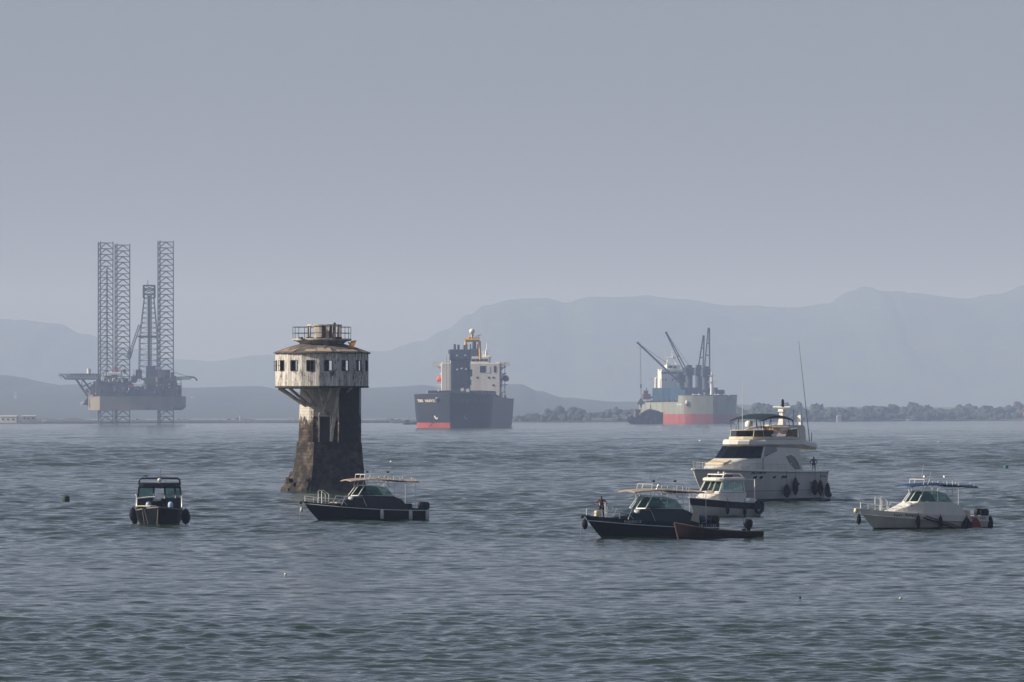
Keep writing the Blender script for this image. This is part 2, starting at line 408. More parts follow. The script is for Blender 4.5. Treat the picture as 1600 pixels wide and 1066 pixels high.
# ---------------------------------------------------------------- hull form
class Hull:
    def __init__(s, L, B, zb, zs, draft, rake, tb=0.45, pw=2.2, stern=0.9, e0=0.22, flare=0.5, n=30, m=10, sheer=1.8, step=None, knuckle=0.0, roundp=1.0):
        s.__dict__.update(dict(L=L, B=B, zb=zb, zs=zs, draft=draft, rake=rake, tb=tb, pw=pw, st=stern, e0=e0, flare=flare, n=n, m=m, sheer=sheer, step=step, roundp=roundp))
    def half(s, t):
        b = s.B/2
        if t < 0.35: b *= s.st+(1-s.st)*(1-(1-t/0.35)**2)
        if t > s.tb:
            q = (t-s.tb)/(1-s.tb); b *= max(0.0, 1-q**s.pw)**s.roundp
        return max(b, 0.012*s.B if t < 1 else 0.004*s.B)
    def top(s, t):
        z = s.zs+(s.zb-s.zs)*t**s.sheer
        if s.step and t > s.step[0]: z += s.step[1]*min(1.0, (t-s.step[0])/0.006)
        return z
    def pt(s, t, h, side=1):
        q = max(0.0, (t-s.tb)/(1-s.tb))
        zk = -s.draft*(1-0.5*q**4); z = zk+h*(s.top(t)-zk)
        e = s.e0+s.flare*q**1.3
        f = h**e if h > 0 else 0.0
        if h <= 0: f = 0.0
        return Vector((-s.L/2+t*(s.L-s.rake*(1-h)**1.2), side*s.half(t)*f, z))
    def frame(s, t, z, side=1, off=0.02, upright=False):
        zk = -s.draft; h = 0.5
        for _ in range(20):
            d = z-s.pt(t, h, side).z; h = min(1, max(0.01, h+d/(s.top(t)+s.draft)))
        p = s.pt(t, h, side)
        dt = s.pt(min(1, t+0.01), h, side)-s.pt(max(0, t-0.01), h, side); dt.normalize()
        dh = s.pt(t, min(1, h+0.03), side)-s.pt(t, max(0.01, h-0.03), side); dh.normalize()
        ex = -dt if side > 0 else dt
        nz = ex.cross(dh); nz.normalize()
        if nz.y*side < 0 and abs(nz.y) > 0.02: nz = -nz
        ey = nz.cross(ex); ey.normalize()
        M = Matrix((ex, ey, nz)).transposed().to_4x4(); M.translation = p+nz*off
        return M
    def shell(s, name, mat, root, bul=0.0):
        ts = [1-(1-i/(s.n-1))**1.35 for i in range(s.n)]
        if s.step: ts = sorted(ts+[s.step[0], s.step[0]+0.006])
        hs = [(k/(s.m-1))**1.7 for k in range(s.m)]
        rings = [[s.pt(t, h, -1) for h in hs[::-1]]+[s.pt(t, h, 1) for h in hs[1:]] for t in ts]
        mb = MB(); mb.loft(rings, closed=False, caps=False, smooth=True)
        mb.add(rings[0], [tuple(range(len(rings[0])))], 0)
        o = mb.build(name, mat, root); s.ts = ts
        return o
    def deck(s, name, mat, root, drop=0.12, t0=0.0, t1=0.995, inset=0.0):
        mb = MB(); L_, R_ = [], []
        for t in s.ts:
            if t < t0 or t > t1: continue
            p = s.pt(t, 1, 1); y = max(0.0, p.y-inset)*0.985
            L_.append((p.x, y, p.z-drop)); R_.append((p.x, -y, p.z-drop))
        n = len(L_); vs = L_+R_
        mb.add(vs, [(i, i+1, n+i+1, n+i) for i in range(n-1)], 0)
        return mb.build(name, mat, root)
    def rail_line(s, name, mat, root, r, dz=0.0, t0=0.0, t1=1.0, out=0.0):
        mb = MB()
        for sd_ in (-1, 1):
            path = []
            for t in s.ts:
                if t0 <= t <= t1:
                    p = s.pt(t, 1, sd_); path.append((p.x, p.y+sd_*out, p.z+dz))
            mb.tube(path, r, 6)
        return mb.build(name, mat, root)
    def walk(s, t, d):
        '''move d metres forward along the side from station t, measured on the deck edge'''
        st = 0.0004 if d > 0 else -0.0004; acc = 0.0; a = s.pt(t, .8, 1)
        while acc < abs(d) and 0.001 < t < 0.999:
            t += st; b = s.pt(t, .8, 1); acc += (b-a).length; a = b
        return t
    def lettering(s, txt, root, mat, tc, z, size, side=1, name='lettering', pitch=0.72, off=0.03, bold=0.0, shear=0.0):
        objs = []; n = len(txt)
        for i, ch in enumerate(txt):
            if ch == ' ': continue
            d = (i-(n-1)/2)*size*pitch
            t = s.walk(tc, -d if side > 0 else d)
            M = s.frame(t, z, side, off)
            objs.append(text_part(ch, size, M, mat, root, name, 0.02*size, bold=bold, shear=shear))
        return join(objs, name)

def join(objs, name):
    """merge mesh data of small pieces into one object (letters of one word)"""
    me = bpy.data.meshes.new(name); bm = bmesh.new()
    for o in objs: bm.from_mesh(o.data)
    bm.to_mesh(me); bm.free()
    for m in objs[0].data.materials: me.materials.append(m)
    r = bpy.data.objects.new(name, me); C.objects.link(r); r.parent = objs[0].parent
    for o in objs: bpy.data.objects.remove(o)
    return r

def heading(deg): return R(deg)
def root_at(name, px, Y, rz, label, cat, group=None):
    p = at(px, HOR, Y); return empty(name, (p.x, Y, 0.0), R(rz), label, cat, group)
def wmat(root): return Matrix.Translation(root.location) @ Matrix.Rotation(root.rotation_euler.z, 4, 'Z')
def loc(root, px, py, Y): return wmat(root).inverted() @ at(px, py, Y)

def smooth_obj(o, lv=1):
    pass

def skinned(name, joints, edges, mat, parent, sub=2):
    """one continuous surface grown from a skeleton: joints {key: ((x,y,z), radius)}"""
    keys = list(joints); me = bpy.data.meshes.new(name)
    me.from_pydata([joints[k][0] for k in keys], [(keys.index(a), keys.index(b)) for a, b in edges], [])
    o = bpy.data.objects.new(name, me); C.objects.link(o)
    sk = o.modifiers.new('skin', 'SKIN')
    if not me.skin_vertices: me.attributes.new('skin', 'FLOAT', 'POINT') if False else None
    bm = bmesh.new(); bm.from_mesh(me); lay = bm.verts.layers.skin.verify()
    bm.verts.ensure_lookup_table()
    for i, k in enumerate(keys):
        r = joints[k][1]; r = r if isinstance(r, tuple) else (r, r)
        bm.verts[i][lay].radius = r; bm.verts[i][lay].use_root = (i == 0)
    bm.to_mesh(me); bm.free()
    ss = o.modifiers.new('subd', 'SUBSURF'); ss.levels = sub; ss.render_levels = sub
    bpy.context.view_layer.update()
    m2 = bpy.data.meshes.new_from_object(o.evaluated_get(bpy.context.evaluated_depsgraph_get()))
    bpy.data.objects.remove(o)
    m2.materials.clear(); m2.materials.append(mat)
    m2.polygons.foreach_set('use_smooth', [True]*len(m2.polygons))
    r = bpy.data.objects.new(name, m2); C.objects.link(r); r.parent = parent
    return r

def person(pos, rz, label, pose, shirt, trousers, scale=1.0, group=None):
    """pose: dict with joint overrides, x = facing, y = left, z = up, metres"""
    root = empty('person', pos, rz, label, 'person', group); root.scale = (scale,)*3
    J = {
     'pelvis': ((0, 0, 0.93), (0.145, 0.11)), 'waist': ((0.01, 0, 1.07), (0.13, 0.10)), 'chest': ((0.0, 0, 1.28), (0.155, 0.11)),
     'neckb': ((0.0, 0, 1.45), (0.09, 0.07)), 'neck': ((0.02, 0, 1.52), 0.052), 'skull': ((0.03, 0, 1.62), (0.078, 0.088)), 'crown': ((0.02, 0, 1.70), (0.062, 0.07)),
     'nose': ((0.115, 0, 1.61), 0.014)}
    E = [('pelvis', 'waist'), ('waist', 'chest'), ('chest', 'neckb'), ('neckb', 'neck'), ('neck', 'skull'), ('skull', 'crown'), ('skull', 'nose')]
    for s_, sd_ in (('l', 1), ('r', -1)):
        J['sh'+s_] = ((0, sd_*0.185, 1.42), 0.062); J['el'+s_] = ((-0.06, sd_*0.42, 1.18), 0.042)
        J['wr'+s_] = ((0.10, sd_*0.22, 1.06), 0.030); J['pa'+s_] = ((0.17, sd_*0.18, 1.05), (0.036, 0.02))
        J['hip'+s_] = ((0, sd_*0.10, 0.88), 0.092); J['kn'+s_] = ((0.03, sd_*0.13, 0.49), 0.058)
        J['an'+s_] = ((0.0, sd_*0.15, 0.09), 0.040); J['to'+s_] = ((0.17, sd_*0.17, 0.04), (0.04, 0.028))
        J['ear'+s_] = ((0.02, sd_*0.088, 1.61), 0.014)
    J.update(pose)
    for s_, sd_ in (('l', 1), ('r', -1)):
        E += [('neckb', 'sh'+s_), ('sh'+s_, 'el'+s_), ('el'+s_, 'wr'+s_), ('wr'+s_, 'pa'+s_), ('pelvis', 'hip'+s_), ('hip'+s_, 'kn'+s_), ('kn'+s_, 'an'+s_), ('an'+s_, 'to'+s_), ('skull', 'ear'+s_)]
        pa = Vector(J['pa'+s_][0]); d = (pa-Vector(J['wr'+s_][0])).normalized(); sdv = d.cross(Vector((0, 0, 1)))
        if sdv.length < 0.1: sdv = d.cross(Vector((0, 1, 0)))
        sdv.normalize(); up = sdv.cross(d)
        for k, (o_, ln) in enumerate(((-0.028, 0.062), (-0.009, 0.075), (0.010, 0.070), (0.028, 0.055))):
            a = pa+sdv*o_+d*0.03; b = a+d*ln*0.55-up*0.008; c = b+d*ln*0.4-up*0.025
            for nm, q in (('a', a), ('b', b), ('c', c)): J[f'f{s_}{k}{nm}'] = (tuple(q), 0.0095)
            E += [('pa'+s_, f'f{s_}{k}a'), (f'f{s_}{k}a', f'f{s_}{k}b'), (f'f{s_}{k}b', f'f{s_}{k}c')]
        a = pa-sdv*0.035*sd_-d*0.02; b = a-sdv*0.025*sd_+d*0.035
        J[f'f{s_}ta'] = (tuple(a), 0.011); J[f'f{s_}tb'] = (tuple(b), 0.0095)
        E += [('pa'+s_, f'f{s_}ta'), (f'f{s_}ta', f'f{s_}tb')]
    skinned('body', J, E, M_skin, root)
    def sub(keys, grow, extra=()):
        JJ = {}
        for k in keys:
            r = J[k][1]; r = r if isinstance(r, tuple) else (r, r)
            JJ[k] = (J[k][0], (r[0]*grow, r[1]*grow))
        for k, v in extra: JJ[k] = v
        return JJ, [e for e in E if e[0] in JJ and e[1] in JJ]
    ks = ['pelvis', 'waist', 'chest', 'neckb', 'shl', 'shr', 'ell', 'elr']
    a, b = sub(ks, 1.16); skinned('shirt', a, b, shirt, root)
    a, b = sub(['pelvis', 'hipl', 'hipr', 'knl', 'knr', 'anl', 'anr'], 1.20); skinned('trousers', a, b, trousers, root)
    hx, hy, hz = J['crown'][0]; mb = MB(); mb.sphere((hx-0.012, hy, hz-0.01), 0.088, 12, sc=(1.0, 0.92, 0.85)); mb.build('hair', M_hair, root)
    return root

def fender(root_boat, lx, ly, ztop, length, rad, mat, label, group, zrope=None, kind='cyl'):
    W = wmat(root_boat) @ Vector((lx, ly, ztop))
    e = empty('fender', (W.x, W.y, W.z-length), root_boat.rotation_euler.z, label, 'fender', group)
    mb = MB()
    if kind == 'cyl':
        mb.lathe([(0.02, length), (rad*0.35, length*0.98), (rad*0.4, length*0.94), (rad, length*0.86), (rad*1.02, length*0.5), (rad, length*0.12), (rad*0.6, 0.03), (0.02, 0)], 14)
    else:
        mb.lathe([(0.02, length), (rad*0.3, length*0.95), (rad*0.75, length*0.78), (rad, length*0.5), (rad*0.95, length*0.3), (rad*0.6, length*0.1), (0.02, 0)], 14)
    mb.build('cushion', mat, e)
    if zrope:
        mb = MB(); mb.tube([(0, 0, length*0.97), (0, -0.02*0, zrope-(W.z-length))], 0.022, 5); mb.build('rope', M_darktube, e)
    return e
# ---------------------------------------------------------------- old offshore light tower
def masonry_mat(name, base, dark, white=None, zfade=(7.0, 10.6), scale=1.0, rowh=0.42):
    m = bpy.data.materials.new(name); m.use_nodes = True
    n = m.node_tree.nodes; l = m.node_tree.links; p = n['Principled BSDF']; p.inputs['Roughness'].default_value = 0.92; p.inputs['Specular IOR Level'].default_value = 0.25
    tc = n.new('ShaderNodeTexCoord'); sp = n.new('ShaderNodeSeparateXYZ'); l.new(tc.outputs['Object'], sp.inputs[0])
    ad = n.new('ShaderNodeMath'); ad.operation = 'MULTIPLY_ADD'; l.new(sp.outputs['Y'], ad.inputs[0]); ad.inputs[1].default_value = -0.55; l.new(sp.outputs['X'], ad.inputs[2])
    cb = n.new('ShaderNodeCombineXYZ'); l.new(ad.outputs[0], cb.inputs[0]); l.new(sp.outputs['Z'], cb.inputs[1])
    br = n.new('ShaderNodeTexBrick'); br.inputs['Scale'].default_value = scale; br.inputs['Brick Width'].default_value = 0.95; br.inputs['Row Height'].default_value = rowh
    br.inputs['Mortar Size'].default_value = 0.022; br.inputs['Mortar Smooth'].default_value = 0.6; br.inputs['Bias'].default_value = 0.0
    br.inputs['Color1'].default_value = col3(base); br.inputs['Color2'].default_value = col3([b*0.62 for b in base]); br.inputs['Mortar'].default_value = col3([b*0.5 for b in base])
    l.new(cb.outputs[0], br.inputs['Vector'])
    no = n.new('ShaderNodeTexNoise'); no.inputs['Scale'].default_value = 0.8; no.inputs['Detail'].default_value = 8; no.inputs['Roughness'].default_value = 0.72; l.new(tc.outputs['Object'], no.inputs['Vector'])
    cr = n.new('ShaderNodeValToRGB'); cr.color_ramp.elements[0].position = 0.46; cr.color_ramp.elements[1].position = 0.60; l.new(no.outputs['Fac'], cr.inputs[0])
    mx = n.new('ShaderNodeMix'); mx.data_type = 'RGBA'; l.new(cr.outputs[0], mx.inputs[0]); mx.inputs[6].default_value = col3(dark); l.new(br.outputs['Color'], mx.inputs[7])
    last = mx.outputs[2]
    if white:
        n2 = n.new('ShaderNodeTexNoise'); n2.inputs['Scale'].default_value = 1.3; n2.inputs['Detail'].default_value = 9; n2.inputs['Roughness'].default_value = 0.78
        mp = n.new('ShaderNodeMapping'); mp.inputs['Scale'].default_value = (1.2, 1.2, 0.6); l.new(tc.outputs['Object'], mp.inputs[0]); l.new(mp.outputs[0], n2.inputs['Vector'])
        mr = n.new('ShaderNodeMapRange'); mr.inputs['From Min'].default_value = zfade[0]; mr.inputs['From Max'].default_value = zfade[1]; mr.inputs['To Min'].default_value = -0.22; mr.inputs['To Max'].default_value = 0.17
        l.new(sp.outputs['Z'], mr.inputs['Value'])
        sm = n.new('ShaderNodeMath'); sm.operation = 'ADD'; l.new(n2.outputs['Fac'], sm.inputs[0]); l.new(mr.outputs[0], sm.inputs[1])
        c2 = n.new('ShaderNodeValToRGB'); c2.color_ramp.elements[0].position = 0.49; c2.color_ramp.elements[1].position = 0.56; l.new(sm.outputs[0], c2.inputs[0])
        m3 = n.new('ShaderNodeMix'); m3.data_type = 'RGBA'; l.new(c2.outputs[0], m3.inputs[0]); l.new(last, m3.inputs[6]); m3.inputs[7].default_value = col3(white); last = m3.outputs[2]
    l.new(last, p.inputs['Base Color'])
    bp = n.new('ShaderNodeBump'); bp.inputs['Distance'].default_value = 0.12; bp.inputs['Strength'].default_value = 0.9
    a2 = n.new('ShaderNodeMath'); a2.operation = 'MULTIPLY_ADD'; l.new(br.outputs['Fac'], a2.inputs[0]); a2.inputs[1].default_value = -0.5; l.new(no.outputs['Fac'], a2.inputs[2])
    l.new(a2.outputs[0], bp.inputs['Height']); l.new(bp.outputs[0], p.inputs['Normal'])
    return m
def board_mat(name, base, dark, freq=2.6, peel=0.5):
    """painted vertical boards, paint flaking off in vertical streaks"""
    m = bpy.data.materials.new(name); m.use_nodes = True
    n = m.node_tree.nodes; l = m.node_tree.links; p = n['Principled BSDF']; p.inputs['Roughness'].default_value = 0.9; p.inputs['Specular IOR Level'].default_value = 0.2
    tc = n.new('ShaderNodeTexCoord'); mp = n.new('ShaderNodeMapping'); mp.inputs['Scale'].default_value = (1, 1, 0.30); l.new(tc.outputs['Object'], mp.inputs[0])
    no = n.new('ShaderNodeTexNoise'); no.inputs['Scale'].default_value = freq; no.inputs['Detail'].default_value = 8; no.inputs['Roughness'].default_value = 0.75; l.new(mp.outputs[0], no.inputs['Vector'])
    cr = n.new('ShaderNodeValToRGB'); e = cr.color_ramp.elements
    e[0].position = peel-0.05; e[0].color = col3(base); e[1].position = peel+0.10; e[1].color = col3(dark)
    k = cr.color_ramp.elements.new(peel+0.03); k.color = col3([a*0.6 for a in base])
    l.new(no.outputs['Fac'], cr.inputs[0])
    # plank joints: angle round the tower
    sp = n.new('ShaderNodeSeparateXYZ'); l.new(tc.outputs['Object'], sp.inputs[0])
    an = n.new('ShaderNodeMath'); an.operation = 'ARCTAN2'; l.new(sp.outputs['Y'], an.inputs[0]); l.new(sp.outputs['X'], an.inputs[1])
    mu = n.new('ShaderNodeMath'); mu.operation = 'MULTIPLY'; l.new(an.outputs[0], mu.inputs[0]); mu.inputs[1].default_value = 22.0
    fr = n.new('ShaderNodeMath'); fr.operation = 'FRACT'; l.new(mu.outputs[0], fr.inputs[0])
    lt = n.new('ShaderNodeMath'); lt.operation = 'LESS_THAN'; l.new(fr.outputs[0], lt.inputs[0]); lt.inputs[1].default_value = 0.16
    fl = n.new('ShaderNodeMath'); fl.operation = 'FLOOR'; l.new(mu.outputs[0], fl.inputs[0])
    wn = n.new('ShaderNodeTexWhiteNoise'); wn.noise_dimensions = '1D'; l.new(fl.outputs[0], wn.inputs['W'])
    mr = n.new('ShaderNodeMapRange'); mr.inputs['To Min'].default_value = 0.72; mr.inputs['To Max'].default_value = 1.08; l.new(wn.outputs['Value'], mr.inputs['Value'])
    m2 = n.new('ShaderNodeMath'); m2.operation = 'MULTIPLY_ADD'; l.new(lt.outputs[0], m2.inputs[0]); m2.inputs[1].default_value = -0.35; l.new(mr.outputs[0], m2.inputs[2])
    hv = n.new('ShaderNodeHueSaturation'); l.new(cr.outputs[0], hv.inputs['Color']); l.new(m2.outputs[0], hv.inputs['Value']); l.new(hv.outputs[0], p.inputs['Base Color'])
    bp = n.new('ShaderNodeBump'); bp.inputs['Distance'].default_value = 0.03; l.new(m2.outputs[0], bp.inputs['Height']); l.new(bp.outputs[0], p.inputs['Normal'])
    return m

def tower():
    Yt = sea_y(770.0); T = root_at('light_tower', 505, Yt, 0, 'derelict stone light tower with white boarded lookout room and railed gallery, standing in the water', 'tower')
    k = Yt/F                       # metres per photo pixel
    def P(px, py): return ((px-505)*k, (770-py)*k)
    Mst = masonry_mat('weathered_masonry', (0.130, 0.102, 0.074), (0.024, 0.021, 0.018))
    Msh = masonry_mat('whitewashed_masonry', (0.14, 0.105, 0.075), (0.034, 0.029, 0.024), (0.56, 0.51, 0.45), rowh=0.36)
    Mbd = board_mat('peeling_white_boards', (0.74, 0.70, 0.63), (0.10, 0.085, 0.075), peel=0.53)
    Mcon = new_mat('stained_concrete', (0.52, 0.48, 0.41), 0.9, var=0.8, var_scale=1.2, var_col=(0.10, 0.08, 0.07), streak=0.5, bump=0.03, bump_scale=4)
    Mdk = new_mat('dark_interior', (0.02, 0.018, 0.016), 0.9)
    Mwd = new_mat('dark_timber', (0.045, 0.035, 0.028), 0.8, var=0.5, var_scale=3)
    Miron = new_mat('rusted_iron', (0.05, 0.035, 0.028), 0.8, var=0.5, var_scale=4)
    Mroof = new_mat('rusty_sheet_roofing', (0.075, 0.068, 0.062), 0.85, var=0.8, var_scale=0.9, var_col=(0.20, 0.165, 0.13), bump=0.06, bump_scale=2)
    A, B_, D, Cc = (-0.95, -3.9), (4.76, -1.15), (-3.3, 0.9), (2.4, 3.7)
    def plan(cx, s, sl=1.0, extra=0.0):
        pts = [(-3.3, 0.9), (-3.25, 0.35), (-3.0, -0.35), (-1.35, -3.35), (-0.95, -3.85), (-0.35, -3.65), (4.45, -1.35), (4.76, -1.0), (4.76, -0.4), (2.9, 3.4), (2.3, 3.7), (-2.7, 1.7)]
        return [((x-cx)*s+cx-(extra if x < -0.5 else 0)*min(1, (-0.5-x)/2+0.2), y*s) for x, y in pts]
    mb = MB(); rings = []
    for z in [-1.2, 0, 1, 2, 3, 4, 5, 5.9, 6.28]:
        s = 1+0.20*((6.3-z)/6.3)**1.25
        j = 0.0
        rings.append([(x+random.uniform(-.05, .05), y+random.uniform(-.05, .05), z) for x, y in plan(1.6, s)])
    mb.loft(rings, True, True); mb.build('base', Mst, T)
    mb = MB()
    for z0, z1, ex in ((-1.2, 0.75, 1.45), (0.70, 1.95, 0.98), (1.90, 2.62, 0.5)):
        s0 = 1+0.20*((6.3-z0)/6.3)**1.25; a = plan(1.6, min(s0, 1.2)*0.985, extra=ex); b = plan(1.6, (1+0.20*((6.3-z1)/6.3)**1.25)*0.985, extra=ex*0.82)
        mb.loft([[(x, y, z0) for x, y in a], [(x, y, z1) for x, y in b]], True, True)
    # a few fallen or proud stones
    for _ in range(5):
        x = random.uniform(-4.6, -1.6); t = (x+4.6)/3.0; mb.box((x, -3.4*t-0.5-0.35, random.uniform(0.1, 1.9)), (0.7, 0.5, 0.4), rz=R(-60))
    mb.build('stepped_footing', Mst, T)
    # upper shaft: recessed door bay between a rounded west side and a projecting stair wing
    up = [(-3.12, 0.9), (-3.05, 0.2), (-2.75, -0.45), (-1.75, -1.70), (-1.2, -1.92), (1.74, -1.62), (2.06, -2.38), (4.45, -1.22), (4.72, -0.9), (4.72, -0.4), (2.9, 3.3), (2.3, 3.6), (-2.6, 1.6)]
    mb = MB(); mb.loft([[(x*(1.0-0.012*(z-6.28)) if x < 0 else x, y, z) for x, y in up] for z in (6.28, 8, 9.5, 11, 13.1)], True, True)
    mb.build('shaft', Msh, T)
    # near-black sheet: the shade on the wing's face put into its colour
    ang = math.atan2(-1.22+2.38, 4.45-2.06)
    mb = MB(); mb.box(((2.06+4.45)/2+0.02, (-2.38-1.22)/2-0.035, 9.7), (2.72, 0.08, 6.9), rz=ang); mb.build('wing_shade_sheet', new_mat('painted_shade_black', (0.018, 0.020, 0.022), 0.9, var=0.7, var_scale=1.2, var_col=(0.05, 0.045, 0.04), spec=.1, bump=0.03, bump_scale=5), T)
    # doorway in the recessed bay
    a2 = math.atan2(.3, 2.94); cx, cy = 0.25, -1.79
    n_ = Vector((math.sin(a2), -math.cos(a2), 0)); u_ = Vector((math.cos(a2), math.sin(a2), 0))
    ctr = Vector((cx, cy, 0))
    mb = MB()
    W_, H0, H1 = 1.25, 6.30, 9.45
    for sg in (-1, 1): mb.box(ctr+u_*sg*(W_/2+0.09)+n_*0.05+Vector((0, 0, (H0+H1)/2)), (0.18, 0.34, H1-H0), rz=a2)
    mb.box(ctr+n_*0.05+Vector((0, 0, H1+0.05)), (W_+0.4, 0.36, 0.12), rz=a2)
    pts = []
    for i in range(9):
        t = math.pi*i/8; pts.append(ctr+u_*math.cos(t)*0.72+n_*0.12+Vector((0, 0, H1+0.1+math.sin(t)*0.62)))
    mb.tube(pts, 0.07, 5)
    df = mb.build('door_surround', Mcon, T)
    mb = MB(); mb.box(ctr+n_*0.03+Vector((0, 0, (H0+H1)/2)), (W_, 0.1, H1-H0), rz=a2); mb.build('doorway', Mdk, T)
    # ---- lookout room, 16 sided
    N = 16; Rc = 5.72; C0 = (-0.16, 0.0); off = R(-12.5)
    Z0, ZS, ZH, Z1 = 13.22, 15.05, 16.42, 17.42
    wall = MB(); side = 2*Rc*math.tan(math.pi/N)
    wroot = []
    for i in range(N):
        th = off+2*math.pi*i/N       # 0 = towards the camera
        nn = Vector((math.sin(th), -math.cos(th), 0)); uu = Vector((math.cos(th), math.sin(th), 0)); c = Vector((C0[0], C0[1], 0))+nn*Rc*math.cos(math.pi/N)
        rz = th; sw = side*0.985; ww = 1.02; lean = 0.0
        half = sw/2+0.012
        wall.box(c+Vector((0, 0, (Z0+ZS)/2)), (sw, 0.12, ZS-Z0), rz=rz)
        wall.box(c+Vector((0, 0, (ZH+Z1)/2)), (sw, 0.12, Z1-ZH), rz=rz)
        pw = (sw-ww)/2
        for sg in (-1, 1): wall.box(c+uu*sg*(ww/2+pw/2)+Vector((0, 0, (ZS+ZH)/2)), (pw, 0.12, ZH-ZS), rz=rz)
        wroot.append((th, nn, uu, c))
    # corner posts
    for i in range(N):
        th = off+2*math.pi*(i+0.5)/N; nn = Vector((math.sin(th), -math.cos(th), 0)); c = Vector((C0[0], C0[1], 0))+nn*(Rc-0.02)
        wall.box(c+Vector((0, 0, (Z0+Z1)/2)), (0.14, 0.14, Z1-Z0-0.01), rz=th)
    wall.build('wall', Mbd, T)
    for i, (th, nn, uu, c) in enumerate(wroot):
        if math.cos(th) < -0.45: continue
        f = MB(); w2, zc, zh = 0.51, (ZS+ZH)/2, (ZH-ZS)/2
        for sg in (-1, 1): f.box(c+uu*sg*(w2-0.04)+nn*0.02+Vector((0, 0, zc)), (0.08, 0.16, zh*2-0.02), rz=th)
        f.box(c+nn*0.02+Vector((0, 0, ZH-0.05)), (w2*2-0.17, 0.15, 0.08), rz=th); f.box(c+nn*0.03+Vector((0, 0, ZS+0.05)), (w2*2-0.17, 0.2, 0.08), rz=th)
        fo = f.build('window', Mwd, T)
        # hinged leaves, some open, some half shut, some gone
        st = {0: 'half', 1: 'gone', 15: 'open', 14: 'open', 2: 'gap', 3: 'gone', 13: 'half', 12: 'open'}.get(i, 'half')
        if st in ('half', 'open', 'gap'):
            g = MB(); a = {'half': 0.15, 'open': 1.15, 'gap': 0.1}[st]; hp = c+uu*(-1)*(w2-0.06)*(1 if st != 'half' else -1)+nn*0.1
            d = (uu*(1 if st != 'half' else -1)*math.cos(a)+nn*math.sin(a)).normalized(); wl = 0.44
            if i == 12: d = nn; wl = 0.55
            for q in (0.02, wl-0.02): g.tube([hp+d*q+Vector((0, 0, ZS+0.1)), hp+d*q+Vector((0, 0, ZH-0.1))], 0.035, 4)
            for z in (ZS+0.1, zc, ZH-0.1): g.tube([hp+Vector((0, 0, z)), hp+d*wl+Vector((0, 0, z))], 0.035, 4)
            g.build('window_leaf', Mwd, fo)
    fl = MB(); fl.lathe([(Rc+0.05, Z0-0.22), (Rc+0.10, Z0-0.20), (Rc+0.10, Z0-0.01), (Rc-0.1, Z0)], N, (C0[0], C0[1], 0), smooth=False, a0=off+math.pi/N-math.pi/2); fl.build('floor_ring', Mwd, T)
    # central core: blocks part of the view through the room
    co_ = MB(); co_.lathe([(1.3, Z0), (1.3, Z1)], 12, (C0[0]-0.9, C0[1]+0.6, 0)); co_.build('inner_core', Mdk, T)
    # roof
    rings = []
    for r, z in ((6.0, Z1-0.16), (6.02, Z1-0.08), (4.4, 17.98), (2.85, 18.42), (2.6, 18.5)):
        rings.append([(C0[0]+(r+(random.uniform(-.10, .14) if r > 5.9 else 0))*math.sin(2*math.pi*j/48), C0[1]-r*math.cos(2*math.pi*j/48), z+(random.uniform(-.05, .06) if r > 4 else 0)) for j in range(48)])
    mb = MB(); mb.loft(rings, True, True); rf = mb.build('roof', Mroof, T)
    Mply = new_mat('pale_plywood', (0.40, 0.32, 0.23), 0.8, var=0.5, var_scale=2); Moc = new_mat('ochre_board', (0.62, 0.30, 0.06), 0.75, var=0.3, var_scale=2); Mbl = new_mat('slate_blue_sheet', (0.10, 0.13, 0.17), 0.7, var=0.4, var_scale=2)
    def roofpt(th, r): 
        z = 17.34+(6.0-r)/(6.0-2.85)*(18.42-17.34); return Vector((C0[0]+r*math.sin(th), C0[1]-r*math.cos(th), z+0.1))
    for th0, th1, r0, r1, mm in ((-5, 14, 5.95, 4.6, Mply), (22, 52, 5.9, 5.2, Mply), (-62, -34, 5.9, 4.4, new_mat('salmon_sheet', (0.32, 0.21, 0.15), 0.8, var=0.4, var_scale=2)), (-20, -6, 5.9, 5.1, Mply), (58, 75, 6.2, 5.0, new_mat('lichen_sheet', (0.40, 0.36, 0.20), 0.8))):
        q = [roofpt(R(th0), r0), roofpt(R(th1), r0), roofpt(R(th1), r1), roofpt(R(th0), r1)]
        s_ = MB(); s_.slab(q, 0.04); s_.build('patch_sheet', mm, rf)
    s_ = MB(); c = roofpt(R(52), 4.6); s_.slab([c+Vector((-.35, 0, -.1)), c+Vector((.35, 0, -.1)), c+Vector((.75, 0.2, .95)), c+Vector((.05, 0.2, .85))], 0.06); s_.box(c+Vector((0.0, -.1, .3)), (0.18, 0.1, 1.0), ry=R(-30)); s_.build('leaning_board', Moc, rf)
    s_ = MB(); c = roofpt(R(10), 3.6); s_.slab([c+Vector((-.25, 0, -.35)), c+Vector((.2, 0, -.45)), c+Vector((.28, 0.1, .55)), c+Vector((-.3, 0.1, .5))], 0.06); s_.build('leaning_sheet', Mbl, rf)
    # gallery
    G0 = C0
    mb = MB(); mb.lathe([(2.72, 18.35), (2.75, 18.52), (3.05, 18.72), (3.35, 18.80), (3.66, 18.84), (3.68, 19.08), (3.6, 19.10)], 40, (G0[0], 0, 0)); mb.build('gallery', Mcon, T)
    mb = MB()
    for j in range(12):
        a = 2*math.pi*(j+0.3)/12; x, y = G0[0]+3.6*math.sin(a), -3.6*math.cos(a)
        mb.tube([(x, y, 19.05), (x+random.uniform(-.04, .04), y, 20.55)], 0.035, 5)
    for z in (19.78, 20.53):
        for j in range(36):
            a, b = 2*math.pi*j/36, 2*math.pi*(j+1)/36
            if z > 20 and 14 <= j <= 16: continue
            mb.tube([(G0[0]+3.6*math.sin(a), -3.6*math.cos(a), z), (G0[0]+3.6*math.sin(b), -3.6*math.cos(b), z)], 0.03, 4)
    mb.build('railing', Miron, T)
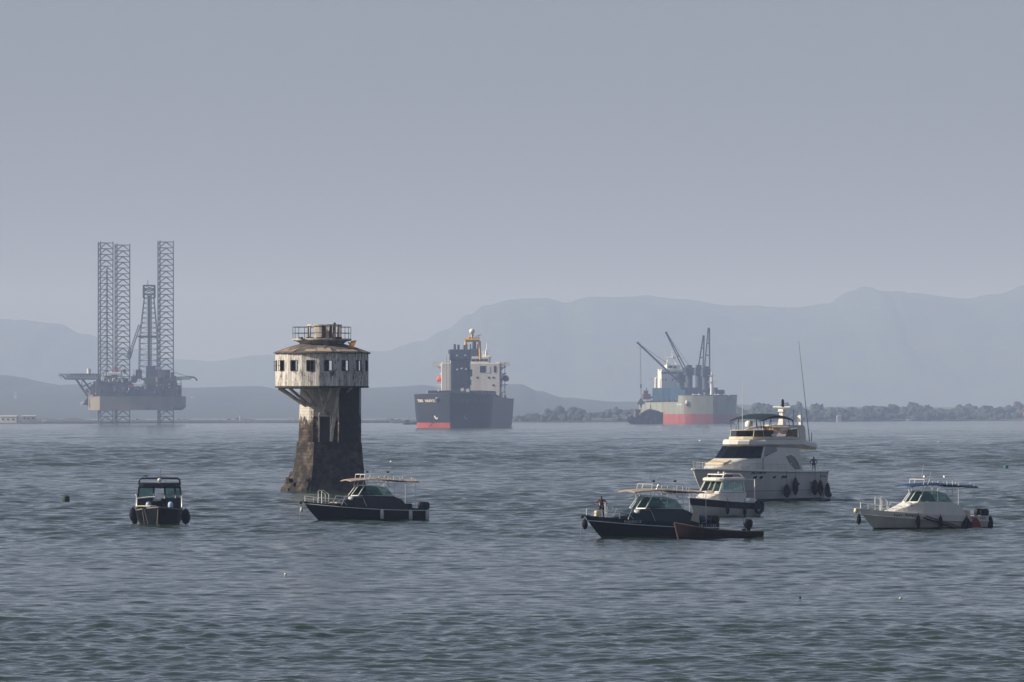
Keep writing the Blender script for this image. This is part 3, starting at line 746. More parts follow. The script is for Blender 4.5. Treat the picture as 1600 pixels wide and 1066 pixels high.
    # ruined lantern: top ring, curved wall remains and posts
    LC = (0.16, 0.2); mb = MB(); r = 2.05
    ring = [(LC[0]+r*math.sin(2*math.pi*j/40), LC[1]-r*math.cos(2*math.pi*j/40)) for j in range(41)]
    for j in range(40):
        x0, y0 = ring[j]; x1, y1 = ring[j+1]; th = 2*math.pi*(j+.5)/40
        mb.box(((x0+x1)/2, (y0+y1)/2, 20.77-(0.05 if j % 7 == 0 else 0)), (0.34, 0.2, 0.16), rz=th)
    rg = mb.build('lantern_ring', Mcon, T)
    def curved(a0, a1, z0=19.08, z1=20.72, th=0.16):
        mb = MB(); n = max(2, int((a1-a0)/8)); rin, ro = r-th, r
        A0 = [R(a0+(a1-a0)*i/n) for i in range(n+1)]
        rr = [[(LC[0]+q*math.sin(a), LC[1]-q*math.cos(a), z) for q, z in ((rin, z0), (ro, z0), (ro, z1), (rin, z1))] for a in A0]
        mb.loft(rr, True, True); return mb
    curved(-38, -8).build('lantern_wall', Mcon, T); curved(-8, 4, z1=20.68, th=0.3).build('lantern_wall', Mwd, T)
    curved(150, 185).build('lantern_wall', Mcon, T); curved(205, 222).build('lantern_wall', Mcon, T)
    for a, w_ in ((-86, .22), (-62, .16), (24, .26), (38, .34), (58, .14), (74, .18), (94, .2), (120, .2), (250, .2)):
        mb = MB(); x, y = LC[0]+(r-.05)*math.sin(R(a)), LC[1]-(r-.05)*math.cos(R(a))
        mb.box((x, y, 19.88), (w_, w_, 1.62), rz=R(a), ry=R(random.uniform(-3, 3))); mb.build('lantern_post', random.choice([Mcon, Mwd]), T)
    mb = MB(); mb.tube([(1.5, -1.0, 19.1), (1.45, -1.0, 21.1)], 0.09, 6); mb.sphere((1.45, -1.0, 20.95), 0.16, 8); mb.box((1.1, -1.0, 20.4), (0.2, 0.15, 1.1), ry=R(35)); mb.build('lantern_standard', Mwd, T)
    mb = MB()
    for _ in range(9): mb.box((random.uniform(-3, 2.6), -3.0+random.uniform(-.3, .6), 19.16), (random.uniform(.2, .8), .3, random.uniform(.08, .25)), rz=random.uniform(0, 3))
    mb.build('rubble', Mwd, T)
    # raking struts that carry the room
    for i in range(N):
        th = off+2*math.pi*(i+0.5)/N
        if not (-1.95 < th-(2*math.pi if th > math.pi else 0) < 0.35): continue
        nn = Vector((math.sin(th), -math.cos(th), 0)); a = Vector((C0[0], C0[1], Z0-0.25))+nn*(Rc-0.35)
        b = Vector((C0[0]+0.35, C0[1]-0.1, 10.75))+nn*2.45
        mb = MB(); mb.bar(a, b, 0.27); mb.build('strut', Mcon, T)
        mb = MB(); mb.bar(a+Vector((0, 0, .1)), a+Vector((0, 0, .1))-nn*3.0, 0.26); mb.build('floor_beam', Mcon, T)
    mb = MB(); mb.bar((2.0, -3.2, 13.1), (1.05, -2.35, 6.4), 0.38); mb.build('strut', Mcon, T)
    mb = MB(); mb.bar((1.2, -4.4, 13.0), (0.0, -1.95, 9.9), 0.3); mb.build('strut', Mcon, T)
    mb = MB(); mb.bar((2.0, -3.6, 14.0), (1.9, -2.9, 13.0), 0.3); mb.build('strut', Mcon, T)
    mb = MB(); mb.bar((3.6, -4.0, 12.95), (3.0, -1.9, 12.5), 0.25); mb.build('strut', Mcon, T)
tower()
# ---------------------------------------------------------------- day cruisers (one kind, three liveries)
def outboard(root, x, y, z0, mat, n=1):
    mb = MB()
    mb.loft([[(x+sx*a, y+sy*b, z0+z) for sx, sy in ((1, .7), (.7, 1), (-.7, 1), (-1, .7), (-1, -.7), (-.7, -1), (.7, -1), (1, -.7))]
             for z, a, b in ((0.35, .20, .15), (.45, .30, .22), (.75, .36, .25), (.98, .33, .24), (1.08, .2, .15))], True, True, smooth=True)
    mb.loft([[(x+sx*a-0.05, y+sy*b, z0+z) for sx, sy in ((1, 1), (-1, 1), (-1, -1), (1, -1))] for z, a, b in ((-.9, .10, .04), (-.3, .12, .06), (.4, .14, .10))], True, True)
    mb.box((x+0.32, y, z0+0.15), (0.28, 0.3, 0.35))
    return mb.build('outboard_motor', mat, root)

def day_cruiser(px, pyw, ang, label, hullmat, topmat, canopymat, tubemat, name_txt=None, reg=None, name_col=None, cushion=True, grp='day cruisers at anchor',
                L=11.7, canopy=(1.7, -5.1, 3.78, 0.22), name_h=1.45, railmat=None, panel=0.17, extra=None, scale=1.0):
    Y = sea_y(pyw); root = root_at('motor_boat', px, Y, 180+ang, label, 'motorboat', grp)
    H = Hull(L*scale, 3.2*scale, 1.80*scale, 1.12*scale, 0.45, 1.75, tb=0.42, pw=2.3, stern=0.93, e0=0.16, flare=0.42, sheer=1.9)
    H.shell('hull', hullmat, root)
    H.deck('deck', topmat, root, 0.05, t0=0.30)
    H.deck('cockpit_floor', topmat, root, 0.55, t0=0.0, t1=0.31, inset=0.1)
    H.rail_line('rub_rail', railmat or tubemat, root, 0.035, -panel, out=0.02)
    if topmat is not hullmat:
        # topside panel above the rub rail
        mb = MB()
        for sd_ in (-1, 1):
            a = []; b = []
            for t in H.ts:
                p = H.pt(t, 1, sd_); q = H.frame(t, p.z-panel, sd_, 0.02).translation
                a.append((p.x, p.y+sd_*0.012, p.z+0.01)); b.append((q.x, q.y, q.z))
            n = len(a); mb.add(a+b, [(i, i+1, n+i+1, n+i) for i in range(n-1)], 0, True)
        mb.build('topside_panel', topmat, root)
    # cuddy: low cabin trunk forward, coaming aft
    zd = lambda x: H.top((x+H.L/2)/H.L)
    def ring(x, w, z0, z1, tap): return [(x, -w, z0), (x, -w*tap, z1-.08), (x, -w*tap+.12, z1), (x, w*tap-.12, z1), (x, w*tap, z1-.08), (x, w, z0)]
    mb = MB(); mb.loft([ring(3.5, .35, zd(3.5)-.1, zd(3.5)+.06, .8), ring(2.9, .80, zd(2.9)-.1, zd(2.9)+.20, .82), ring(1.9, 1.12, zd(1.9)-.1, 2.02, .86), ring(1.15, 1.28, zd(1.1)-.1, 2.33, .88), ring(0.5, 1.32, zd(.5)-.1, 2.36, .9)], True, True)
    cab = mb.build('cabin_trunk', topmat, root)
    mb = MB()
    for sd_ in (-1, 1):
        out = [(0.5, 1.33*sd_, zd(.5)-.15), (0.5, 1.24*sd_, 2.36), (-2.5, 1.30*sd_, 2.26), (-3.3, 1.36*sd_, 1.95), (-3.75, 1.40*sd_, 1.35), (-3.8, 1.42*sd_, zd(-3.8)-.15)]
        mb.slab(out, 0.07)
    mb.build('coaming', topmat, root)
    # hatch lids / life ring-like vents on the cabin front
    if extra != 'plain':
        mb = MB(); mb.lathe([(0.26, 0), (0.25, 0.07), (0.12, 0.12)], 14); o = mb.build('hatch_dome', M_fender_w, root)
        o.location = (1.55, 0.88, 2.10); o.rotation_euler = (R(-35), R(28), 0)
    if cushion:
        mb = MB(); mb.box((2.35, .45, zd(2.4)+.20), (1.25, .75, .12), bev=.04); mb.box((2.35, -.45, zd(2.4)+.20), (1.25, .75, .12), bev=.04); mb.build('sun_pad', M_cream, root)
    # windscreen: raked panes with white frames, long curved side panes, open walk-through door
    zb_, zt_ = 2.34, 3.28
    F0 = {1: (1.25, .32), 2: (1.05, 1.12), 3: (-2.2, 1.24)}
    wf = MB()
    for sd_ in (-1, 1):
        b1_, t1_ = Vector((1.30, .34*sd_, zb_)), Vector((0.55, .32*sd_, zt_))
        b2_, t2_ = Vector((0.95, 1.20*sd_, zb_)), Vector((0.25, 1.02*sd_, zt_))
        b3_, t3_ = Vector((-1.0, 1.25*sd_, zb_-.02)), Vector((-0.95, 1.08*sd_, zt_-.03))
        b4_, t4_ = Vector((-2.55, 1.28*sd_, zb_-.06)), Vector((-1.9, 1.15*sd_, zt_-.25))
        for a, b in ((b1_, t1_), (b2_, t2_), (t1_, t2_), (b1_, b2_)): wf.tube([a, b], .045, 6)
        wf.tube([t2_, t3_, t4_, b4_], .03, 5); wf.tube([b2_, b3_, b4_], .035, 5)
        g = MB()
        for q in ((b1_, b2_, t2_, t1_), (b2_, b3_, t3_, t2_), (b3_, b4_, t4_, t3_)): g.slab(q, .012)
        g.build('windscreen_pane', M_glass, root)
    wf.build('windscreen_frame', tubemat, root)
    # seats, wheel and console inside
    mb = MB(); mb.box((-.6, .6, 2.0), (.5, .6, 1.0), bev=.1); mb.build('seat', M_black if topmat is not M_white else M_cream, root)
    for c_, d_, nm_ in (((-.6, -.6, 2.0), (.5, .6, 1.0), 'seat'), ((.3, .6, 2.0), (.5, .9, .75), 'console'), ((-4.2, 0, 1.2), (.6, 2.2, .75), 'stern_bench')):
        mb = MB(); mb.box(c_, d_, bev=.08); mb.build(nm_, M_black if topmat is not M_white else M_cream, root)
    # canopy
    x0, x1, zc, cam_ = canopy; w_ = 1.28
    rings = []
    for i in range(13):
        x = x0+(x1-x0)*i/12; e = zc+0.16*math.sin(math.pi*min(1, (i/12)*1.25))**.8-0.06*(i/12)
        rings.append([(x, -w_, e-.10), (x, -w_*.5, e+.02), (x, 0, e+.06), (x, w_*.5, e+.02), (x, w_, e-.10), (x, w_, e-.17), (x, 0, e-.04), (x, -w_, e-.17)])
    mb = MB(); mb.loft(rings, True, True, smooth=False); cp = mb.build('canopy', canopymat, root)
    mb = MB(); mb.loft([[(x, y*1.005, z-.03) for (x, y, z) in r] for r in rings[8:]], True, True); mb.build('canopy_underlay', M_black, cp)
    sup = MB()
    for sd_ in (-1, 1):
        y = 1.12*sd_
        for xo in (0, -.55): sup.tube([(0.45+xo*.5, 1.05*sd_, 3.2), (.25+xo, y, 4.26), ], .028, 5)
        sup.tube([(.25, y, 4.26), (.1, y, 4.32), (-2.6, y, 4.26), (-2.75, y, 4.1)], .022, 5)
        sup.tube([(-2.0, 1.2*sd_, 1.9), (-2.05, y, 4.1)], .03, 5); sup.tube([(-2.65, 1.2*sd_, 1.9), (-2.6, y, 4.1)], .03, 5)
        for zz in (2.6, 3.0, 3.4): sup.tube([(-2.0, 1.18*sd_, zz), (-2.62, 1.18*sd_, zz)], .022, 4)
        sup.tube([(-2.3, 1.2*sd_, 3.05), (-1.3, 1.2*sd_, 3.85)], .022, 4); sup.tube([(-2.3, 1.2*sd_, 3.05), (-3.3, 1.2*sd_, 3.85)], .022, 4)
        sup.tube([(-4.75, 1.22*sd_, 1.1), (-4.75, 1.2*sd_, zc+.0)], .022, 5)
        for xx in (-3.2, -4.4): sup.tube([(xx, y, zc+.05), (xx, y, zc+.22)], .026, 5)
    sup.tube([(.25, -1.12, 4.26), (.25, 1.12, 4.26)], .026, 5); sup.tube([(-2.6, -1.12, 4.26), (-2.6, 1.12, 4.26)], .02, 5)
    sup.build('canopy_frame', tubemat, root)
    mb = MB(); mb.tube([(-.8, .3, 4.45), (-1.0, .25, 4.9)], .02, 4); mb.tube([(-.4, -.3, 4.45), (-.6, -.35, 5.5)], .014, 4); mb.box((-.2, .5, 4.50), (.22, .22, .16)); mb.box((-2.3, .4, 4.48), (.2, .2, .16)); mb.build('aerial', M_darktube if extra != 'g' else M_whitetube, root)
    # bow: pulpit rail, two hooped hand rails, roller and anchor line
    pr = MB()
    top = []
    for t in (0.99, .95, .90, .84, .78, .72):
        p = H.pt(t, 1, 1); top.append(p)
    for sd_ in (-1, 1):
        pr.tube([(p.x, (p.y-.04)*sd_, p.z+.52) for p in top]+[(top[-1].x-.5, (top[-1].y-.04)*sd_, top[-1].z)], .02, 5)
        pr.tube([(p.x, (p.y-.04)*sd_, p.z+.27) for p in top], .012, 4)
        for p in top[::2]: pr.tube([(p.x, (p.y-.04)*sd_, p.z), (p.x, (p.y-.04)*sd_, p.z+.52)], .018, 5)
        for xx in (4.0, 3.4): pr.tube([(xx+.25, .42*sd_, zd(xx)), (xx+.25, .42*sd_, zd(xx)+1.15), (xx+.1, .42*sd_, zd(xx)+1.25), (xx-.45, .42*sd_, zd(xx)+.85), (xx-.45, .42*sd_, zd(xx))], .032, 6) if xx == 4.0 else None
        # low side rails along the cabin
        pr.tube([(2.6, 1.18*sd_, zd(2.6)), (2.2, 1.15*sd_, 2.3), (.6, 1.42*sd_, 2.2), (.2, 1.45*sd_, zd(.2))], .018, 5)
    pr.tube([(p.x, p.y, p.z+.52) for p in (top[0],)]+[(top[0].x, -top[0].y, top[0].z+.52)], .02, 5)
    pr.build('bow_rail', tubemat, root)
    bx = H.L/2
    mb = MB(); mb.box((bx+.05, 0, 1.78), (.75, .28, .10)); mb.box((bx+.32, 0, 1.70), (.25, .2, .22)); mb.build('bow_roller', M_darktube if topmat is not M_white else M_white, root)
    mb = MB(); mb.tube([(bx+.38, 0, 1.65), (bx+.42, 0.02, .6), (bx+.40, 0, -.6)], .022, 5); mb.build('anchor_rope', M_rope, root)
    for y in (-.45, .45): outboard(root, -H.L/2-.22, y, .62, M_black)
    if name_txt: H.lettering(name_txt, root, name_col, 0.695, name_h, .30, 1, 'name_lettering', bold=.006)
    if reg: H.lettering(reg, root, name_col, 0.10, .92, .30, 1, 'registration_lettering', bold=.004)
    return root, H

M_hull_black = band_mat('black_hull_paint', [(-9, (0.006, 0.006, 0.008)), (0.22, (0.007, 0.009, 0.015))], 0.4, 0.5, 1.2)
M_hull_teal = band_mat('dark_teal_hull_paint', [(-9, (0.03, 0.05, 0.05)), (0.16, (0.007, 0.009, 0.013)), (1.22, (0.008, 0.03, 0.042))], 0.3, 0.4, 1.2)
M_hull_white = band_mat('white_hull_paint', [(-9, (0.015, 0.018, 0.022)), (0.17, (0.50, 0.49, 0.44))], 0.35, 0.25, 0.9)
M_txt_dark = new_mat('dark_blue_letters', (0.01, 0.015, 0.06), 0.5); M_txt_pale = new_mat('pale_letters', (0.45, 0.55, 0.62), 0.5)

# black cruiser beside the tower
rB, hB = day_cruiser(567, 814, 24, 'black day cruiser with khaki awning and pale cylinder fenders, right beside the stone tower', M_hull_black, M_black_paint, M_khaki, M_whitetube, cushion=True)
def on_rail(root, H, t, dz=0.0, out=0.16, side=1):
    p = H.pt(t, 1, side); return p.x, p.y+side*out, p.z+dz
fB = 'pale fenders along the black cruiser'
for t, lab in ((.40, 'pale cylinder fender amidships on the black cruiser beside the tower'), (.155, 'middle one of three pale cylinder fenders on the black cruiser beside the tower'), (-.0, 'pale cylinder fender at the stern corner of the black cruiser beside the tower')):
    x, y, z = on_rail(rB, hB, max(0.01, t)); fender(rB, x, y, z-.12, .95, .165, M_fender_w, lab, fB, z+.15)
x, y, z = hB.L/2+.25, .05, 1.35; fender(rB, x, y, z, .55, .14, M_fender_w, 'small white fender hanging from the bow roller of the black cruiser beside the tower', fB, 1.75, 'ball')

# white cruiser on the right
rG, hG = day_cruiser(1437, 827, 29, 'white day cruiser with dark blue awning and black fenders, farthest right of the moored boats', M_hull_white, M_white, M_navy, M_whitetube, 'Sant Rampy', 'IB X 105', M_txt_dark, extra='g', L=12.2, panel=.46, name_h=1.25, cushion=False)
for t, L_, lab in ((.60, 1.25, 'black fender nearest the bow on the white cruiser with blue awning'), (.42, 1.3, 'black fender amidships on the white cruiser with blue awning'), (.20, 1.45, 'tall black fender beside the cockpit of the white cruiser with blue awning')):
    x, y, z = on_rail(rG, hG, t); fender(rG, x, y, z-.05, L_, .20, M_fender_b, lab, 'black fenders on the white cruiser', z+.1, 'ball')
x, y, z = on_rail(rG, hG, 0.0, out=-.05); fender(rG, x-.3, y-.2, z, 1.25, .26, M_fender_b, 'fat black fender hanging off the stern of the white cruiser with blue awning', 'black fenders on the white cruiser', z+.1, 'ball')
fender(rG, hG.L/2+.1, .1, 1.38, .95, .19, M_fender_b, 'black fender hanging under the bow roller of the white cruiser with blue awning', 'black fenders on the white cruiser', 1.7, 'ball')
fender(rG, hG.L/2+.30, -.05, 1.82, .42, .21, new_mat('faded_yellow_float', (0.62, 0.55, 0.22), .6), 'round yellow buoy hung on the bow roller of the white cruiser with blue awning', 'black fenders on the white cruiser', None, 'ball')
def tarp_and_plank():
    e = empty('boarding_plank', wmat(rG) @ Vector((0.6, 1.75, 1.0)), rG.rotation_euler.z, 'dark gangplank slung along the side of the white cruiser with blue awning', 'gangplank')
    mb = MB(); mb.slab([(0, 0, .12), (-3.6, .12, -.95), (-3.6, .12, -.78), (0, 0, .24)], .06); mb.build('plank', new_mat('brown_plank', (0.16, 0.10, 0.06), .8, var=.5, var_scale=2), e)
    mb = MB(); mb.bar((.2, .05, .02), (-3.5, .15, -1.05), .10); mb.build('side_beam', M_black, e)
    for dx, c, lab in ((-4.35, M_fender_b, 'dark bundle of sacking slung low on the stern quarter of the white cruiser'), (-5.25, M_red, 'rusty red bundle of sacking slung beside the dark one on the white cruiser')):
        e2 = empty('bundle', wmat(rG) @ Vector((.6+dx, 1.62, .06)), rG.rotation_euler.z, lab, 'bundle', 'bundles on the side of the white cruiser')
        mb = MB(); mb.lathe([(.40, 0), (.46, .2), (.36, .55), (.16, .82), (.06, .95)], 12, (0, 0, 0)); o = mb.build('sack', c, e2); o.scale = (1.15, .4, 1)
tarp_and_plank()

# dark teal cruiser, centre right
rC, hC = day_cruiser(1012, 840, 31, 'dark teal day cruiser with khaki and black awning and a man standing on its bow', M_hull_teal, M_teal_paint, M_khaki, M_steel, 'PHOENIX', 'IB-1-126', M_txt_pale, cushion=False, panel=.36, name_h=1.30, canopy=(2.0, -4.6, 3.75, .2))
fender(rC, hC.L/2+.1, .12, 1.55, .85, .24, M_fender_b, 'black fender hanging under the bow of the dark teal cruiser', None, 1.7, 'ball')
mb = MB(); mb.slab([(-3.1, 1.50, 1.35), (-3.9, 1.56, 1.15), (-3.85, 1.54, 1.9), (-3.5, 1.46, 2.4)], .03)
mb.build('cockpit_cover_stripe', new_mat('cream_stripe_paint', (.45, .40, .30), .6), rC)
mb = MB(); mb.sphere((-4.55, .25, 1.42), .8, 14, sc=(1.25, 1.1, .42)); mb.build('engine_cover', new_mat('blue_cover', (.02, .06, .16), .6, var=.5, var_scale=3), rC)
W = wmat(rC) @ Vector((4.28, -.1, hC.top(.9)+.0-.06))
man_pose = {
 'chest': ((0.05, 0, 1.27), (0.155, 0.115)), 'neckb': ((0.07, 0, 1.44), (.09, .07)), 'neck': ((.10, 0, 1.50), .052), 'skull': ((.13, 0, 1.60), (.078, .088)), 'crown': ((.12, 0, 1.68), (.062, .07)), 'nose': ((.215, 0, 1.585), .014),
 'earl': ((.12, .088, 1.59), .014), 'earr': ((.12, -.088, 1.59), .014),
 'shl': ((.06, .19, 1.40), .062), 'shr': ((.06, -.19, 1.40), .062),
 'ell': ((-.02, .44, 1.19), .042), 'elr': ((-.06, -.43, 1.16), .042), 'wrl': ((.14, .42, 1.02), .03), 'pal': ((.20, .40, .98), (.036, .02)), 'wrr': ((.16, -.30, 1.05), .03), 'par': ((.22, -.26, 1.02), (.036, .02)),
 'knl': ((.04, .15, .49), .058), 'knr': ((.05, -.17, .49), .058), 'anl': ((-.02, .17, .09), .04), 'anr': ((.02, -.20, .09), .04), 'tol': ((.16, .20, .04), (.04, .028)), 'tor': ((.19, -.23, .04), (.04, .028))}
person((W.x, W.y, W.z), R(262), 'man in dark red shirt standing on the bow of the dark teal boat', man_pose, new_mat('maroon_shirt', (0.10, 0.022, 0.012), .85, var=.7, var_scale=6, var_col=(.02, .008, .008)), new_mat('black_trousers', (.008, .008, .01), .8), 1.0)
# outrigger-like crate and ropes on bow
mb = MB(); mb.box((4.75, 0.1, hC.top(.95)+.22), (.5, .35, .45), bev=.05); mb.build('bow_locker', M_cream, rC)

# ---------------------------------------------------------------- long rust-brown skiff alongside
def skiff():
    Y = 449.8; root = root_at('skiff', 1123, Y, 180+8, 'long low rust brown wooden skiff with outboard, lying against the dark teal cruiser', 'skiff')
    L = 7.0
    rings = []
    for i in range(22):
        t = i/21; x = -L/2+L*t
        xr = lambda zz: x-.35*(1-min(1, max(0, zz/1.2)))*t**8
        b = .85*(0.78+.22*min(1, t/.4))*(1-max(0, (t-.62)/.38)**2.2*.82)
        z = .52+.10*(1-t)**2*.4+.72*t**2.2
        rings.append([(xr(q[1]), q[0], q[1]) for q in ((-b, z), (-b*.93, .25+.35*t**3), (-b*.55, -.1), (0, -.2), (b*.55, -.1), (b*.93, .25+.35*t**3), (b, z))])
    mb = MB(); mb.loft(rings, False, False, smooth=True); mb.add(rings[0], [tuple(range(7))]); mb.add(rings[-1], [tuple(range(7))])
    m = new_mat('worn_red_brown_planks', (0.010, 0.003, 0.0035), .75, var=1.0, var_scale=2.4, var_col=(0.030, 0.010, 0.009), spec=.2, streak=2.5); mb.build('hull', m, root)
    mb = MB()
    for sd_ in (0, 6): mb.tube([(r[sd_][0], r[sd_][1], r[sd_][2]+.02) for r in rings], .045, 5)
    mb.tube([rings[-1][0], rings[-1][6]], .06, 5); mb.tube([(rings[-1][3][0]+.04, 0, -.1), (rings[-1][0][0]+.04, 0, 1.26)], .09, 6)
    mb.build('gunwale', new_mat('bleached_wood', (.10, .065, .05), .8, var=.7, var_scale=3), root)
    mb = MB()
    for x in (-2.2, -.6, 1.2): mb.box((x, 0, .50+.05*x), (.26, 1.4, .05))
    mb.build('thwart', m, root)
    mb = MB(); mb.slab([(r[0][0], -abs(r[0][1])*.9, .2) for r in rings[1:-2]]+[(r[6][0], abs(r[6][1])*.9, .2) for r in rings[1:-2]][::-1], .03); mb.build('floor_boards', m, root)
    outboard(root, -2.35, 0, .45, M_black)
skiff()

# ---------------------------------------------------------------- white pilothouse cruiser with navy band
def pilothouse():
    Y = sea_y(808); root = root_at('motor_boat', 1124, Y, 180+45, 'white pilothouse cruiser with a broad navy stripe, lying in front of the big white yacht', 'motorboat')
    H = Hull(8.6, 3.1, 1.9, 1.35, .4, 1.3, tb=.45, pw=2.3, stern=.94, e0=.16, flare=.4)
    mt = band_mat('white_and_navy_hull', [(-9, (.35, .35, .33)), (.14, (.58, .57, .52)), (.84, (.008, .012, .03)), (1.5, (.70, .69, .64))], .35, .2, .9)
    # the stripe follows the sheer: shift it with a sloped strip
    H.shell('hull', band_mat('lower_hull_white', [(-9, (.03, .035, .04)), (.10, (.55, .55, .51))], .35, .2, .9), root)
    mb = MB()
    for sd_ in (-1, 1):
        a, b = [], []
        for t in H.ts:
            zt = H.top(t)-.02; zl = H.top(t)-.70+.10*(1-t)
            a.append(tuple(H.frame(t, zt, sd_, .015).translation)); b.append(tuple(H.frame(t, zl, sd_, .02).translation))
        n = len(a); mb.add(a+b, [(i, i+1, n+i+1, n+i) for i in range(n-1)], 0, True)
    mb.build('navy_stripe', new_mat('navy_paint', (.008, .012, .028), .35), root)
    H.deck('deck', M_white, root, .02); H.rail_line('rub_rail', M_white, root, .05, 0.0, out=.02)
    def ring(x, w, z0, z1, tp): return [(x, -w, z0), (x, -w*tp, z1-.1), (x, -w*tp+.15, z1), (x, w*tp-.15, z1), (x, w*tp, z1-.1), (x, w, z0)]
    mb = MB(); mb.loft([ring(3.0, .4, 1.55, 1.72, .8), ring(2.3, .9, 1.5, 1.98, .85), ring(1.4, 1.2, 1.4, 2.35, .9), ring(1.0, 1.25, 1.4, 2.42, .92), ring(-2.2, 1.3, 1.3, 2.42, .95)], True, True); mb.build('cabin_trunk', M_white, root)
    # pilothouse: pillars + panes + roof
    zb_, zt_ = 2.40, 3.45
    C4 = [(1.35, -1.12), (1.35, 1.12), (-2.0, 1.2), (-2.0, -1.2)]
    T4 = [(.75, -1.0), (.75, 1.0), (-1.9, 1.1), (-1.9, -1.1)]
    fr = MB()
    def lerp(a, b, t): return (a[0]+(b[0]-a[0])*t, a[1]+(b[1]-a[1])*t)
    divs = {0: (0, .36, .62, 1), 1: (0, .55, 1), 2: (0, .5, 1), 3: (0, .45, 1)}
    for s_ in range(4):
        a, b, c, d = C4[s_], C4[(s_+1) % 4], T4[(s_+1) % 4], T4[s_]
        for k in divs[s_][:-1]:
            p, q = lerp(a, b, k), lerp(d, c, k); fr.bar((p[0], p[1], zb_), (q[0], q[1], zt_), .085 if k else .13)
        fr.bar((a[0], a[1], zb_), (b[0], b[1], zb_), .11); fr.bar((d[0], d[1], zt_), (c[0], c[1], zt_), .11)
        for k0, k1 in zip(divs[s_], divs[s_][1:]):
            g = MB(); p, q, r_, s2 = lerp(a, b, k0), lerp(a, b, k1), lerp(d, c, k1), lerp(d, c, k0)
            g.slab([(p[0], p[1], zb_), (q[0], q[1], zb_), (r_[0], r_[1], zt_), (s2[0], s2[1], zt_)], .012); g.build('window', M_glass, root)
    fr.build('pilothouse_frame', M_white, root)
    mb = MB()
    def rr(z, g): return [(x*1.0+(g if x > 0 else -g), y+(g if y > 0 else -g), z) for x, y in [(1.0, -.8), (1.15, -.5), (1.15, .5), (1.0, .8), (.7, 1.05), (-1.9, 1.12), (-2.1, .9), (-2.1, -.9), (-1.9, -1.12), (.7, -1.05)]]
    mb.loft([rr(3.42, 0.02), rr(3.5, .14), rr(3.68, .14), rr(3.78, .02)], True, True); mb.build('roof', M_white, root)
    mb = MB()
    for sd_ in (-1, 1): mb.tube([(.6, .85*sd_, 3.78), (.45, .9*sd_, 4.05), (.2, .92*sd_, 4.12), (-1.7, .92*sd_, 4.12), (-2.3, .98*sd_, 3.7)], .06, 6)
    mb.tube([(.45, -.9, 4.06), (.45, .9, 4.06)], .07, 6); mb.tube([(-1.6, -.92, 4.12), (-1.6, .92, 4.12)], .05, 6); mb.build('roof_rail', M_white, root)
    mb = MB(); mb.box((.1, .2, 3.95), (.4, .7, .3), bev=.05); mb.box((.7, -.6, 3.9), (.2, .2, .25)); mb.box((-.5, .1, 3.9), (.9, 1.3, .16)); mb.build('roof_equipment', M_black, root)
    for y in (.35, .95):
        mb = MB(); mb.sphere((.55, y, 4.24), .10, 8); mb.build('deck_light', M_white, root)
    pr = MB(); path = [(H.pt(t, 1, 1)) for t in (.985, .93, .86, .78, .70, .6, .5)]
    for sd_ in (-1, 1):
        pr.tube([(p.x, (p.y-.05)*sd_, p.z+.55) for p in path], .022, 5)
        for p in path: pr.tube([(p.x, (p.y-.05)*sd_, p.z), (p.x, (p.y-.05)*sd_, p.z+.55)], .018, 4)
    pr.build('bow_rail', M_steel, root)
    mb = MB(); mb.tube([(-3.4, 1.25, 1.3), (-3.4, 1.25, 3.6)], .05, 6); mb.tube([(-3.4, 1.25, 3.55), (-2.1, 1.15, 3.6)], .03, 5); mb.build('awning_pole', M_whitetube, root)
    mb = MB()
    for y in (-.35, .35): mb.tube([(1.38, y, 2.45), (1.1, y+.25, 2.95)], .02, 4)
    mb.build('wiper', M_black, root)
    mb = MB(); mb.box((1.55, .15, 2.30), (.06, .7, .55), ry=R(-30)); mb.build('cabin_hatch', new_mat('teak', (.22, .13, .07), .7, var=.5, var_scale=4), root)
    mb = MB(); mb.sphere((-3.9, .3, 1.45), .62, 12, sc=(1, 1.3, .55)); mb.build('stern_seat', M_white, root)
    g = 'black fenders on the pilothouse cruiser'
    for t, L_, r_, lab in ((.60, 1.0, .17, 'black fender nearest the bow on the pilothouse cruiser with the navy stripe'), (.33, 1.05, .18, 'black fender amidships on the pilothouse cruiser with the navy stripe')):
        x, y, z = on_rail(root, H, t, out=.40); fender(root, x, y, z-.3, L_, r_, M_fender_b, lab, g, z+.3, 'ball')
    x, y, z = on_rail(root, H, .10, out=.48)
    e = empty('tyre_fender', wmat(root) @ Vector((x, y, .95)), root.rotation_euler.z, 'black tyre hung near the stern of the pilothouse cruiser with the navy stripe', 'tyre', g)
    mb = MB(); mb.tube([(.52*math.cos(a), 0, .58*math.sin(a)) for a in [2*math.pi*i/18 for i in range(19)]], .16, 8); mb.build('tread', M_black, e)
    x, y, z = on_rail(root, H, 0.0, out=-.3)
    e = empty('tyre_fender', wmat(root) @ Vector((x-.2, y-.3, .9)), root.rotation_euler.z+R(70), 'black tyre hung on the transom corner of the pilothouse cruiser with the navy stripe', 'tyre', g)
    mb = MB(); mb.tube([(.5*math.cos(a), 0, .6*math.sin(a)) for a in [2*math.pi*i/18 for i in range(19)]], .17, 8); mb.build('tread', M_black, e)
    root.scale = (1.0, 1.16, 1.0)
    return root
pilothouse()

